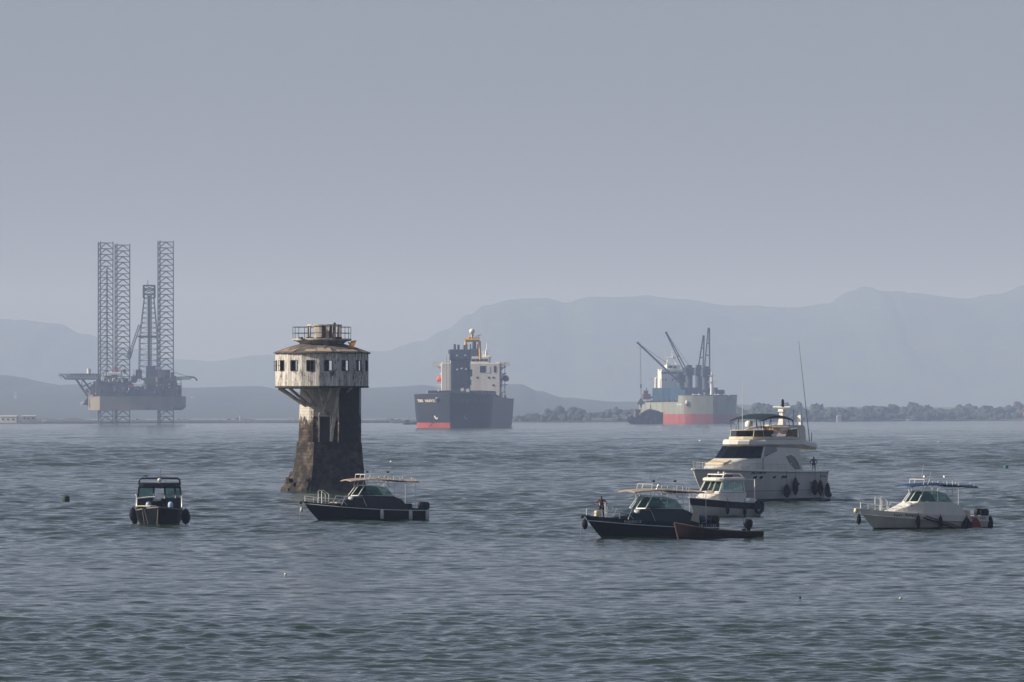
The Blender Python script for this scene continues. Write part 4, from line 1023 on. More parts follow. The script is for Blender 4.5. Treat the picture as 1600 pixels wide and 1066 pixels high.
# ---------------------------------------------------------------- black workboat seen bow-on
def workboat():
    Y = sea_y(821.5); root = root_at('motor_boat', 249, Y+3, 270+3, 'black hard-roofed workboat seen bow-on with fat fenders on both sides', 'motorboat')
    H = Hull(9.0, 4.4, 1.72, 1.25, .4, 1.0, tb=.35, pw=2.0, stern=.95, e0=.18, flare=.34, sheer=2.0, roundp=.72)
    H.shell('hull', M_hull_black, root); H.deck('deck', M_black_paint, root, .05)
    H.rail_line('rub_rail', new_mat('worn_grey_rubber', (.16, .15, .15), .7), root, .075, -.08)
    mb = MB(); mb.box((2.9, -1.15, 1.72), (1.2, 1.5, .10), bev=.03, rz=R(-28)); mb.build('fore_deck_board', M_cream, root)
    z0, z1, z2 = 1.45, 2.35, 3.35
    def ring(x, w, a, b, tp): return [(x, -w, a), (x, -w*tp, b), (x, w*tp, b), (x, w, a)]
    # cabin front: two bulkheads with a central walk-through, dark; open at the back
    for sd_ in (-1, 1):
        mb = MB(); mb.box((.9, 1.28*sd_, (z0+z1)/2), (.12, 1.42, z1-z0)); mb.box((-1.2, 1.98*sd_, (z0+z1)/2), (4.2, .10, z1-z0)); mb.build('cabin_wall', M_black_paint, root)
    fr = MB(); gw = 1.92
    ys = [-gw, -.50, .50, 1.45, gw]
    for y in ys: fr.bar((.85, y, z1), (.45, y*.95, z2), .11)
    for sd_ in (-1, 1):
        for x in (-1.0, -2.8): fr.bar((x, gw*sd_, z1), (x, gw*.95*sd_, z2), .1)
        fr.bar((.85, gw*sd_, z1), (-3.2, gw*sd_, z1), .1)
    for a, b in ((-gw, -.5), (.5, gw)): fr.bar((.85, a, z1), (.85, b, z1), .10)
    fr.bar((.45, -gw*.95, z2), (.45, gw*.95, z2), .12)
    fr.build('cabin_frame', M_black_paint, root)
    for a, b in zip(ys, ys[1:]):
        if a == -.5: continue
        g = MB(); g.slab([(.86, a, z1), (.86, b, z1), (.46, b*.95, z2), (.46, a*.95, z2)], .012); g.build('window', M_glass, root)
    for sd_ in (-1, 1):
        g = MB(); g.slab([(.85, gw*sd_, z1), (-1.0, gw*sd_, z1), (-1.0, gw*.95*sd_, z2), (.45, gw*.95*sd_, z2)], .012); g.build('window', M_glass, root)
    # roof with deep fascia
    def rr(z, g): return [(x+(g if x > 0 else -g), y+(g if y > 0 else -g), z) for x, y in [(.55, -1.7), (.7, -1.3), (.7, 1.3), (.55, 1.7), (-3.1, 1.8), (-3.1, -1.8)]]
    mb = MB(); mb.loft([rr(3.33, .03), rr(3.42, .12), rr(3.66, .10), rr(3.74, 0)], True, True); mb.build('roof', M_black_paint, root)
    mb = MB()
    for x in (.3, -2.6): mb.tube([(x, -1.82, 3.6), (x, -1.78, 4.0), (x, -1.6, 4.12), (x, 1.6, 4.12), (x, 1.78, 4.0), (x, 1.82, 3.6)], .075, 6)
    for sd_ in (-1, 1): mb.tube([(.3, 1.7*sd_, 4.08), (-2.6, 1.7*sd_, 4.08)], .05, 6)
    mb.build('roof_rail', M_black_paint, root)
    mb = MB(); mb.sphere((.5, .02, 3.98), .19, 12, sc=(.7, 1, 1)); mb.tube([(.4, 0, 3.7), (.4, 0, 3.95)], .05, 5); mb.build('searchlight', M_white, root)
    mb = MB(); mb.tube([(0, -1.12, 4.1), (0, -1.10, 4.35)], .03, 5); mb.box((0, -1.18, 4.36), (.1, .32, .09)); mb.tube([(0, .1, 4.1), (0, .1, 5.0)], .02, 4); mb.build('aerial', M_darktube, root)
    for y in (-.95, 1.0):
        mb = MB(); mb.lathe([(.22, 0), (.24, .22), (.20, .42), (.08, .50)], 12, (1.25, y, 1.58)); mb.build('deck_vent', new_mat('pale_blue_plastic', (.35, .50, .66), .5), root)
    mb = MB(); mb.tube([(1.0, -1.95, 2.38), (1.15, -.9, 2.5), (1.2, 0.0, 2.52)], .05, 6); mb.box((1.2, -.25, 2.60), (.1, .25, .12)); mb.build('boat_hook', M_whitetube, root)
    mb = MB()
    for sd_ in (-1, 1):
        mb.tube([(1.9, 2.0*sd_, 1.6), (1.6, 2.0*sd_, 2.6), (-1.5, 2.15*sd_, 2.7)], .035, 5); mb.tube([(1.9, 1.95*sd_, 1.55), (.95, 1.95*sd_, 2.35)], .03, 5)
    mb.build('side_rail', M_steel, root)
    mb = MB(); mb.tube([(4.45, -.05, 1.7), (4.3, -.12, .8), (4.0, -.2, -.2)], .03, 5)
    for q in ((3.0, -1.5, 1.65, 3.35, -1.25, -.2), (3.1, -1.35, 1.65, 3.6, -.9, -.2)): mb.tube([q[:3], q[3:]], .02, 4)
    mb.build('mooring_rope', M_rope, root)
    mb = MB(); mb.box((.2, .75, 1.9), (.5, .8, .9), bev=.1); mb.box((-2.2, 0, 1.8), (.8, 2.6, .6), bev=.1); mb.sphere((.7, .25, 2.18), .22, 8); mb.build('seat', M_black, root)
    g = 'fenders on the bow-on workboat'
    x, y, z = on_rail(root, H, .62, side=-1, out=.40); fender(root, x, y, 1.62, 1.30, .33, M_fender_b, 'dark purple-black fender high on the left side of the bow-on black workboat', g, 1.75, 'ball')
    x, y, z = on_rail(root, H, .45, side=-1, out=.02); fender(root, x+.2, y, .95, 1.0, .26, M_black, 'low black fender under the left side of the bow-on black workboat', g, 1.5, 'ball')
    x, y, z = on_rail(root, H, .62, side=1, out=.42); fender(root, x, y, 1.5, 1.45, .42, M_black, 'large black fender on the right side of the bow-on black workboat', g, 1.7, 'ball')
    return root
workboat()
# ---------------------------------------------------------------- big white motor yacht
def yacht():
    Y = sea_y(784); root = root_at('motor_yacht', 1173, Y, 237, 'large white flybridge motor yacht with dark green sun top and tall whip aerials', 'yacht')
    H = Hull(24.6, 6.2, 3.72, 3.25, .9, 3.2, tb=.46, pw=2.5, stern=.94, e0=.14, flare=.34, sheer=1.5, n=40, roundp=.8)
    H.shell('hull', band_mat('white_yacht_hull', [(-9, (.01, .012, .02)), (.34, (.50, .50, .47)), (1.22, (.16, .17, .18)), (1.28, (.56, .55, .51))], .3, .15, .4), root)
    H.deck('deck', M_cream, root, .10, t0=.02); H.rail_line('gunwale', M_white, root, .13, .0, out=.03)
    def loftx(rs, name, mat, par=root, smooth=False):
        mb = MB(); mb.loft([[(x, -w, a), (x, -w*tp, b-.12), (x, -w*tp+.25*min(1, w), b), (x, w*tp-.25*min(1, w), b), (x, w*tp, b-.12), (x, w, a)] for x, w, a, b, tp in rs], True, True, smooth=smooth); return mb.build(name, mat, par)
    loftx([(9.2, .5, 3.5, 3.75, .8), (8.2, 1.3, 3.5, 4.1, .85), (6.6, 1.9, 3.4, 4.5, .88), (5.0, 2.2, 3.4, 4.86, .9), (3.0, 2.5, 3.3, 4.9, .95)], 'coachroof', M_white)
    mb = MB(); mb.box((7.1, 0, 4.45), (1.9, 2.4, .14), ry=R(13), bev=.05); mb.build('sun_pad', M_cream, root)
    # deckhouse
    P0 = [(4.35, -2.0), (5.05, -.8), (5.05, .8), (4.35, 2.0), (1.7, 2.5), (-7.0, 2.55), (-7.0, -2.55), (1.7, -2.5)]
    P1 = [(2.75, -1.9), (3.3, -.8), (3.3, .8), (2.75, 1.9), (.9, 2.35), (-6.3, 2.35), (-6.3, -2.35), (.9, -2.35)]
    def pl(P, z): return [(x, y, z) for x, y in P]
    mb = MB(); mb.loft([pl(P0, 3.2), pl(P0, 4.80), pl(P1, 6.25)], True, True); mb.build('deckhouse', M_white, root)
    Z0, Z1 = 4.86, 6.2
    def pane(i, j, k0=0., k1=1., out=.035, z0=Z0, z1=Z1, name='window', mat=M_blackglass):
        def q(P, k): return Vector((P[i][0]+(P[j][0]-P[i][0])*k, P[i][1]+(P[j][1]-P[i][1])*k, 0))
        def at_z(z):
            t = (z-4.80)/(6.25-4.80); a = q(P0, k0).lerp(q(P1, k0), t); b = q(P0, k1).lerp(q(P1, k1), t); a.z = b.z = z; return a, b
        a, b = at_z(z0); d, c = at_z(z1); n = (b-a).cross(c-b).normalized()
        ctr = (a+c)/2
        if n.dot(Vector((ctr.x, ctr.y, 0))-Vector((-1, 0, 0))) < 0: n = -n
        m_ = MB(); m_.slab([a+n*out, b+n*out, c+n*out, d+n*out], .03); return m_.build(name, mat, root)
    pane(7, 0, .5, 1.03); pane(0, 1, -.02, 1.02, .036); pane(1, 2, 0, 1, .034); pane(2, 3, -.02, 1.02, .036); pane(3, 4, -.02, .88, .035)
    pane(4, 5, .03, .36, .035, 5.1, 6.1, mat=new_mat('blue_grey_glazing', (.03, .05, .10), .12, spec=.7))
    # sweeping white side moulding and the curved aft window
    mb = MB()
    for sd_ in (-1, 1):
        y = 2.62*sd_; out = [(1.6, y, 4.9), (.2, y, 5.35), (-1.2, y*.98, 5.6), (-3.2, y*.97, 5.55), (-5.2, y*.98, 5.0), (-6.6, y, 4.1), (-7.2, y, 3.4), (1.6, y, 3.4)]; mb.slab(out, .10)
    mb.build('side_moulding', M_white, root)
    for sd_ in (-1, 1):
        mb = MB(); y = 2.69*sd_; mb.slab([(-3.3, y, 5.05), (-4.3, y, 5.2), (-5.1, y, 4.95), (-6.0, y, 4.25), (-6.5, y, 3.6), (-5.3, y, 3.55), (-4.1, y, 4.2)], .04); mb.build('window', new_mat('grey_glazing', (.05, .065, .075), .15, spec=.7), root)
    # flybridge deck with wings sweeping aft
    def plan2(g, z, xa=-10.6): return [(3.0+g, -1.7, z), (3.6+g, -.6, z), (3.6+g, .6, z), (3.0+g, 1.7, z), (1.2, 2.5+g, z), (-6.5, 2.75+g, z-.05), (xa, 2.3+g*.5, z-.45), (xa, -2.3-g*.5, z-.45), (-6.5, -2.75-g, z-.05), (1.2, -2.5-g, z)]
    mb = MB(); mb.loft([plan2(-.1, 6.18), plan2(.25, 6.42), plan2(.22, 6.75), plan2(-.05, 6.95)], True, True); mb.build('flybridge_deck', M_white, root)
    def plan3(g, z): return [(1.9+g, -1.5, z), (2.3+g, -.5, z), (2.3+g, .5, z), (1.9+g, 1.5, z), (.8, 2.15+g, z), (-5.0, 2.45+g, z), (-8.2, 2.2+g, z-.3), (-8.2, -2.2-g, z-.3), (-5.0, -2.45-g, z), (.8, -2.15-g, z)]
    mb = MB(); mb.loft([plan3(.1, 6.9), plan3(.22, 7.0), plan3(.2, 7.22), plan3(0, 7.28)], True, True); mb.build('flybridge_coaming', new_mat('cream_gelcoat', (.66, .57, .40), .4, var=.3, var_scale=1), root)
    a, b = plan3(.02, 7.26), plan3(-.12, 7.98); idx = [9, 0, 1, 2, 3, 4, 5]
    for i, j in zip(idx, idx[1:]):
        p, q, r_, s_ = Vector(a[i]), Vector(a[j]), Vector(b[j]), Vector(b[i])
        if j == 5: q = p.lerp(q, .35); r_ = s_.lerp(r_, .35)
        m_ = MB(); m_.slab([p, q, r_, s_], .02); m_.build('wind_screen', M_smoke, root)
    mb = MB(); mb.tube([tuple(Vector(b[i])) for i in idx[:-1]], .035, 5)
    for i in (0, 3, 4): mb.tube([a[i], b[i]], .035, 5)
    mb.build('screen_frame', M_cream, root)
    mb = MB(); mb.box((-2.0, .9, 7.6), (1.6, 1.8, .75), bev=.15); mb.build('helm_seat', M_cream, root)
    mb = MB(); mb.box((.5, -.6, 7.6), (1.2, 1.6, .7), bev=.2); mb.build('console', new_mat('brown_cover', (.10, .085, .06), .8), root)
    # arch with forward sweeping legs
    Mc = M_white
    mb = MB()
    for sd_ in (-1, 1):
        mb.slab([(-.6, 2.2*sd_, 7.45), (-2.6, 2.3*sd_, 8.05), (-5.2, 2.35*sd_, 8.45), (-7.6, 2.3*sd_, 8.55), (-7.9, 2.3*sd_, 8.3), (-8.1, 2.35*sd_, 6.9), (-6.9, 2.35*sd_, 6.9), (-6.6, 2.3*sd_, 8.2), (-4.5, 2.35*sd_, 8.15), (-2.4, 2.3*sd_, 7.75), (-1.0, 2.25*sd_, 7.2)], .22)
    mb.box((-7.0, 0, 8.46), (1.3, 4.5, .20), bev=.06); mb.build('radar_arch', Mc, root)
    mb = MB(); mb.slab([(-6.5, 2.30, 7.05), (-3.4, 2.40, 7.05), (-4.2, 2.38, 8.0), (-6.4, 2.30, 8.15)], .03); mb.build('side_screen', M_smoke, root)
    mb = MB(); mb.slab([(-6.62, -2.2, 7.5), (-6.62, 1.2, 7.5), (-6.62, 1.2, 8.3), (-6.62, -2.2, 8.3)], .05); mb.build('locker_panel', new_mat('varnished_wood', (.36, .22, .10), .5, var=.7, var_scale=3), root)
    mb = MB(); mb.loft([[(-6.9+sx*a, .0+sy*b, z) for sx, sy in ((1, 1), (-1, 1), (-1, -1), (1, -1))] for z, a, b in ((8.5, .4, .35), (9.3, .25, .25), (9.9, .22, .22), (10.05, .35, .35), (10.35, .3, .3))], True, True); mb.build('radar_mast', Mc, root)
    mb = MB(); mb.box((-6.9, 0, 10.55), (.25, 2.1, .22), rz=R(15), bev=.06); mb.build('radar_scanner', M_whitetube, root)
    mb = MB(); mb.tube([(-6.9, .1, 10.6), (-6.9, .1, 11.3)], .16, 7); mb.sphere((-6.9, .1, 11.35), .13, 8); mb.build('navigation_light', M_black, root)
    mb = MB(); mb.lathe([(.42, 0), (.45, .1), (.43, .5), (.2, .68)], 16, (-3.5, -2.3, 8.35)); mb.tube([(-3.5, -2.3, 7.9), (-3.5, -2.3, 8.4)], .1, 6); mb.build('satellite_dome', M_whitetube, root)
    mb = MB(); mb.loft([[(-8.0+sx*a, 1.7+sy*a, z) for sx, sy in ((1, 1), (-1, 1), (-1, -1), (1, -1))] for z, a in ((8.5, .26), (9.6, .2), (9.95, .1))], True, True); mb.build('life_buoy_box', M_whitetube, root)
    # sun top
    rings = []
    for i in range(11):
        t = i/10; x = .9-6.6*t; z = 9.05+.68*math.sin(math.pi*(.06+.86*t))**.9
        rings.append([(x, -2.15, z-.12), (x, -1.2, z+.06), (x, 0, z+.10), (x, 1.2, z+.06), (x, 2.15, z-.12), (x, 2.15, z-.26), (x, 1.2, z-.02), (x, 0, z+.02), (x, -1.2, z-.02), (x, -2.15, z-.26)])
    mb = MB(); mb.loft(rings, True, True); mb.build('sun_top', M_bimini, root)
    mb = MB()
    for sd_ in (-1, 1):
        y = 2.1*sd_
        for a_, b_ in (((.8, y, 8.95), (.7, y, 7.1)), ((-.9, y, 9.4), (-.9, y, 7.1)), ((-.9, y, 9.3), (.2, y, 7.1)), ((-4.6, y, 9.5), (-5.6, y, 6.95)), ((-5.6, y, 9.05), (-6.4, y, 7.0))): mb.tube([a_, b_], .035, 5)
    mb.build('sun_top_frame', M_darktube, root)
    # aerials
    mb = MB(); a, b = loc(root, 1265, 690, Y+3), loc(root, 1248, 533, Y+3); mb.tube([a, b], .045, 5, r1=.018); mb.build('whip_aerial', M_darktube, root)
    mb = MB(); a, b = loc(root, 1160, 672, Y-2), loc(root, 1160, 597, Y-2); mb.tube([a, b], .04, 5, r1=.02); mb.build('whip_aerial', M_whitetube, root)
    for px_, y0, y1 in ((1182, 655, 668), (1240, 640, 665), (1268, 676, 690), (1194, 660, 668)):
        mb = MB(); a, b = loc(root, px_, y1, Y+2), loc(root, px_, y0, Y+2); mb.tube([a, b], .04, 5); mb.build('aerial_stub', M_darktube, root)
    # rails
    pr = MB()
    ts = [.985, .95, .91, .86, .81, .76, .70, .64, .58, .52, .46, .40, .34]
    P_ = [H.pt(t, 1, 1) for t in ts]
    for sd_ in (-1, 1):
        pr.tube([(p.x, (p.y-.1)*sd_, p.z+.85+.1*(i < 3)) for i, p in enumerate(P_)], .028, 5); pr.tube([(p.x, (p.y-.1)*sd_, p.z+.45) for p in P_], .016, 4)
        for p in P_: pr.tube([(p.x, (p.y-.1)*sd_, p.z), (p.x, (p.y-.1)*sd_, p.z+.85)], .022, 4)
        q = [H.pt(t, 1, sd_) for t in (.0, .04, .09, .14)]
        pr.tube([(p.x+.1, p.y-.12*sd_, p.z+.7) for p in q], .03, 5)
        for p in q: pr.tube([(p.x+.1, p.y-.12*sd_, p.z), (p.x+.1, p.y-.12*sd_, p.z+.7)], .03, 4)
    pr.build('deck_rail', M_steel, root)
    for x in (3.9, 2.75, .1, -1.7, -2.3, -5.1):
        mb = MB(); z = 2.75 if x > -3 else 1.9; M = H.frame((x+12)/24, z, 1, .03)
        n = 12; mb.add([M @ Vector((.30*math.cos(2*math.pi*i/n)+.12*math.sin(2*math.pi*i/n), .17*math.sin(2*math.pi*i/n), 0)) for i in range(n)]+[M @ Vector((.30*math.cos(2*math.pi*i/n)+.12*math.sin(2*math.pi*i/n), .17*math.sin(2*math.pi*i/n), -.1)) for i in range(n)], [tuple(range(n))]+[(i, (i+1) % n, n+(i+1) % n, n+i) for i in range(n)])
        mb.build('porthole', M_blackglass, root)
    mb = MB(); M = H.frame(.145, 2.05, 1, .03); mb.box(M.translation, (1.1, .08, .12)); mb.build('exhaust_slot', M_black, root)
    H.lettering('ALLEGRIA', root, M_black, .632, 3.32, .50, 1, 'name_lettering', pitch=.66, shear=.3, bold=.012)
    H.lettering('IN-462', root, new_mat('grey_letters', (.10, .11, .13), .5), .05, 2.75, .34, 1, 'registration_lettering', pitch=.7, bold=.006)
    mb = MB(); mb.box((-12.2, 0, .35), (1.4, 5.4, .18), bev=.05); mb.build('swim_platform', M_white, root)
    mb = MB()
    for x_, y_ in ((3.6, -.3), (3.2, 1.5), (4.3, -1.7)): mb.tube([(x_+1.35, y_*.9, 4.92), (x_+.8, y_*.9-.5, 5.5)], .02, 4)
    mb.build('wiper', M_black, root)
    g = 'black fenders along the white yacht'
    W = [(-2.3, 2.0, 1.6, .40, 'black fender on the white yacht, first from the bow and very fat'), (-4.2, 2.75, 2.1, .34, 'black fender on the white yacht, second from the bow and hung highest'),
         (-8.7, 2.45, 1.85, .36, 'black fender on the white yacht, third from the bow near the man'), (-10.0, 2.4, 1.85, .32, 'black fender on the white yacht, fourth from the bow, just behind the man'), (-11.7, 2.05, 1.7, .33, 'black fender at the stern corner of the white yacht')]
    for x, zt, L_, r_, lab in W:
        p = H.pt(max(.005, (x+12)/24), 1, 1); fender(root, x, p.y+.22, zt, L_, r_, M_fender_b, lab, g, p.z+.1, 'ball')
    fender(root, -12.6, 2.9, .95, .6, .28, M_black, 'small round black fender low behind the stern of the white yacht', g, None, 'ball')
    p = wmat(root) @ Vector((-10.35, 2.15, 3.26))
    pose = {'chest': ((.08, 0, 1.25), (.17, .12)), 'neckb': ((.13, 0, 1.41), (.09, .07)), 'neck': ((.17, 0, 1.47), .052), 'skull': ((.21, 0, 1.56), (.08, .09)), 'crown': ((.20, 0, 1.64), (.062, .07)), 'nose': ((.295, 0, 1.54), .014), 'earl': ((.2, .088, 1.55), .014), 'earr': ((.2, -.088, 1.55), .014),
            'shl': ((.12, .20, 1.37), .064), 'shr': ((.12, -.20, 1.37), .064), 'ell': ((.16, .42, 1.12), .045), 'elr': ((.16, -.42, 1.12), .045), 'wrl': ((.36, .34, .98), .032), 'pal': ((.43, .32, .95), (.036, .02)), 'wrr': ((.36, -.34, .98), .032), 'par': ((.43, -.32, .95), (.036, .02))}
    person((p.x, p.y, p.z), R(262), 'man in a lavender shirt leaning on the aft rail of the white yacht', pose, new_mat('lavender_shirt', (.13, .13, .22), .85), new_mat('black_shorts', (.01, .01, .012), .8))
yacht()
# ---------------------------------------------------------------- anchored bulk ships
M_shipwhite = new_mat('ship_white_paint', (.80, .78, .74), .6, var=.35, var_scale=.12, var_col=(.42, .36, .30), streak=.3)
M_shipdark = new_mat('blue_black_paint', (.016, .024, .040), .6, var=.5, var_scale=.15, var_col=(.05, .06, .08))
M_craneblue = new_mat('slate_blue_crane_paint', (.030, .048, .075), .6, var=.4, var_scale=.2)
M_yellow = new_mat('yellow_crane_paint', (.62, .34, .04), .55, var=.4, var_scale=.3)
M_teal_steel = new_mat('teal_hatch_paint', (.008, .050, .110), .6, var=.7, var_scale=.12, var_col=(.06, .14, .20), streak=.2)
M_deckdark = new_mat('dark_deck_steel', (.035, .035, .040), .8, var=.6, var_scale=.3, var_col=(.12, .06, .04))
M_winddark = new_mat('dark_ship_window', (.012, .016, .02), .3)

def clutter(name, mat, parent, x0, x1, y0, y1, z, n, hmax, seed, post=.35):
    rnd = random.Random(seed); mb = MB()
    for _ in range(n):
        x, y = rnd.uniform(x0, x1), rnd.uniform(y0, y1)
        if rnd.random() < post: h = rnd.uniform(.5, 1)*hmax; mb.tube([(x, y, z), (x+rnd.uniform(-.3, .3), y+rnd.uniform(-.3, .3), z+h)], rnd.uniform(.12, .3), 5)
        else: h = rnd.uniform(.15, .6)*hmax; mb.box((x, y, z+h/2), (rnd.uniform(.8, 3), rnd.uniform(.8, 3), h), rz=rnd.uniform(0, .4))
    return mb.build(name, mat, parent)

def dark_ship():
    Y = 3556.0; k = Y/F; ang = 265.3
    c = at(703, HOR, Y); h = Vector((math.cos(R(ang)), math.sin(R(ang)), 0)); ctr = Vector((c.x, Y, 0))-h*95
    root = empty('cargo_ship', ctr, R(ang), 'black hulled bulk carrier seen bow-on with red boot top, white bridge and yellow gantry', 'ship', 'anchored merchant ships')
    H = Hull(190, 50, 21.8, 18.6, 6, 3.5, tb=.86, pw=2.1, stern=.98, e0=.05, flare=.11, sheer=3, n=60, m=14, roundp=.92)
    H.shell('hull', band_mat('black_and_red_ship_hull', [(-99, (.42, .075, .055)), (3.3, (.012, .017, .028))], .5, .35, .05, side_rule=3.3), root)
    H.deck('deck', M_deckdark, root, 1.0); H.rail_line('bulwark_cap', M_shipdark, root, .3)
    D = lambda px, py, x: loc(root, px, py, (wmat(root) @ Vector((x, 0, 0))).y)
    # hatches
    for i in range(5):
        mb = MB(); mb.box((55-i*23, 0, 21.2), (19, 34, 4.8), bev=.4); mb.build('hatch_cover', M_shipdark, root)
    # tall dark cargo gear, three cranes one behind the other seen end-on
    for i, x in enumerate((44, 4, -36)):
        w = 12.0; mb = MB(); yc = D(719.5, 600, x).y
        mb.box((x, yc, 33.5), (9, w, 29), bev=.4); mb.box((x, yc, 46.5-i*.6), (11, w+1.3-i*.5, 6.5), bev=.5)
        mb.box((x, yc+w/2+.5, 35), (4, 1.8, 4.0)); mb.box((x, yc+w/2+.2, 29), (4, 1.2, 3)); mb.box((x, yc-w/2-.5, 48.5), (4, 2.4, 2.4), bev=.6)
        for dy, hh in ((-3.6, 3.6), (-1.2, 3.2), (2.6, 3.0)): mb.tube([(x+1, yc+dy, 49.5), (x+1, yc+dy, 49.5+hh)], .75, 7)
        for zz in (28, 33, 38.2, 43): mb.box((x+4.55, yc, zz), (.5, w*.96, .4))
        for dy in (-4, 0, 4): mb.box((x+4.6, yc+dy, 33), (.5, .3, 26))
        cr = mb.build('deck_crane', M_craneblue, root)
        if i == 0:
            for dy, zz in ((-1.6, 37.0), (1.2, 37.6), (4.0, 37.2), (-1.8, 45.8), (3.6, 46)): m2 = MB(); m2.box((x+5.1, yc+dy, zz), (.8, 1.3, .8), rx=.4); m2.build('floodlight', M_whitetube, cr)
    mb = MB(); yl = D(699.5, 600, 36).y
    for dx in (-1, 1):
        for dy in (-1.1, 1.1): mb.tube([(36+dx, yl+dy, 19), (36+dx, yl+dy, 46)], .16, 4)
    for z in range(20, 46, 2): mb.box((36, yl, z), (2.2, 2.4, .14))
    mb.build('ladder_tower', new_mat('pale_yellow_steel', (.45, .43, .30), .7), root)
    # accommodation
    xs = -72; cy = D(737, 600, xs).y; zz = lambda py: D(737, py, xs).z
    mb = MB(); z0, z1, z2 = 18, zz(567.5), zz(557.5)
    mb.box((xs, cy, (z0+z1)/2), (16, D(783, 600, xs).y-D(691, 600, xs).y, z1-z0), bev=.3); mb.build('accommodation_block', M_shipwhite, root)
    yr = D(766, 600, xs+8).y
    mb = MB(); mb.box((xs-1, cy-1, (z1+z2)/2), (13, (yr-cy)*2, z2-z1), bev=.3); br_ = mb.build('bridge', M_shipwhite, root)
    for i in range(9):
        y = cy-1+(i-4)*((yr-cy)*2/9.4); mb = MB(); mb.box((xs+5.55, y, zz(563)), (.2, 2.4, 1.5)); mb.build('window', M_winddark, br_)
    mb = MB(); ya, yb = D(678, 570, xs).y, D(797, 570, xs).y
    mb.box((xs+3, (ya+yb)/2, zz(570)), (5, yb-ya, .8)); mb.box((xs+5.4, (ya+cy-19)/2+.3, zz(569)), (.3, abs(ya-cy+17), 2.8)); mb.box((xs+5.4, (yb+cy+17)/2, zz(569)), (.3, abs(yb-cy-16), 2.8))
    for s_ in (-1, 1):
        e = ya if s_ < 0 else yb; mb.bar((xs+3, e-s_*2, zz(571)), (xs+3, cy+s_*18.5, zz(580)), .6); mb.tube([(xs+4, e-s_*1, zz(568)), (xs+4, e-s_*1, zz(565.5))], .4, 5); mb.tube([(xs+4, e-s_*5, zz(568)), (xs+4, e-s_*5, zz(566))], .4, 5)
    mb.build('bridge_wing', M_shipwhite, root)
    acc = root
    for px_, py_, w_, h_ in ((754, 577, 2.3, 3.6), (758.5, 577, .9, 3.6), (773.5, 577, 1.0, 3.6), (746, 590, .9, .9), (764, 590, .9, .9), (771, 590, .9, .9), (771, 602, .9, .9), (757, 575, .6, 1)):
        p = D(px_, py_, xs+8); mb = MB(); mb.box((xs+8.05, p.y, p.z), (.2, w_*1.4, h_*1.2)); mb.build('window', M_winddark, root)
    mb = MB(); p = D(762, 578, xs+8); mb.box((xs+8.06, p.y, p.z), (.18, 3.2, 4.0)); mb.build('doorway', new_mat('pale_panel', (.75, .75, .74), .5), root)
    for px_ in (786, 697):
        mb = MB()
        for z in range(19, 42, 4): p = D(px_, 600, xs+3); mb.box((xs+3, p.y, z), (8, 3.6, .4)); mb.tube([(xs+6.8, p.y+1.6, z), (xs+6.8, p.y+1.6, z+3.6)], .2, 4); mb.tube([(xs+6.8, p.y-1.4, z), (xs+6.8, p.y-1.4, z+3.6)], .2, 4)
        mb.build('stair_gallery', M_craneblue, root)
    # funnel, yellow gantry, radome, mast
    xf = -84; mb = MB(); p0, p1 = D(734, 555, xf), D(748, 545, xf); mb.box((xf, (p0.y+p1.y)/2, (p0.z+p1.z)/2-5), (9, p1.y-p0.y, p1.z-p0.z+10), bev=.5)
    for px_, w_ in ((741, 1.1), (747, .5), (735, .35), (728, .9)):
        q0, q1 = D(px_, 548, xf), D(px_, 533 if w_ > 1 else 538, xf); mb.tube([q0, q1], w_*1.2, 8)
    mb.build('funnel', M_shipdark, root)
    mb = MB(); g = lambda px_, py_: D(px_, py_, -60)
    for px_ in (726.5, 749.5):
        mb.bar(g(px_+(-.5 if px_ < 730 else .8), 562), g(px_+(1 if px_ < 730 else -.5), 533), 1.3)
    mb.bar(g(727, 531), g(749.5, 531), 2.0); mb.bar(g(729, 533), g(733, 528), 1.2); mb.bar(g(748, 533), g(744, 530), 1.2); mb.bar(g(737.5, 530), g(737.5, 520), 1.1); mb.bar(g(734, 529), g(740, 523), .7); mb.bar(g(730, 528), g(737, 526.5), .7)
    mb.build('yellow_gantry', M_yellow, root)
    mb = MB(); q = g(737.5, 518); mb.sphere(q, 1.9, 14); mb.build('radome', M_whitetube, root)
    mb = MB(); mb.tube([g(743, 526), g(752, 523)], .25, 4); mb.tube([g(748, 529), g(748, 524)], .25, 4)
    mb.build('radar_arm', M_shipwhite, root)
    mb = MB(); a, b = D(759.5, 560, xs), D(760, 547, xs); mb.tube([a, b], 1.3, 7, r1=.5); mb.tube([b, D(761, 536, xs)], .22, 4); mb.box(D(760, 552, xs), (1, 6, .4)); mb.tube([D(764, 560, xs), D(764, 541, xs)], .15, 4); mb.tube([D(755, 560, xs), D(755, 549, xs)], .25, 4); mb.box(D(762, 558, xs), (2, 5, 2)); mb.build('signal_mast', M_whitetube, root)
    # forecastle gear
    clutter('deck_gear', M_shipdark, root, 70, 88, -16, 14, 20.6, 26, 3.6, 4)
    clutter('deck_gear', new_mat('grey_pink_gear', (.30, .25, .25), .8), root, -62, -40, 4, 22, 18.5, 22, 5, 6)
    clutter('deck_gear', M_shipdark, root, -60, 40, 14, 22, 18.5, 26, 5, 9)
    clutter('deck_gear', M_shipwhite, root, 60, 80, -20, -8, 20.3, 10, 3.4, 14)
    for px_, py_ in ((685, 608), (722.5, 608), (731, 609)): m2 = MB(); q = D(px_, py_, 72); m2.box((72, q.y, q.z-.4), (2, 1.9, 2.0), rx=.3); m2.build('mooring_winch', M_whitetube, root)
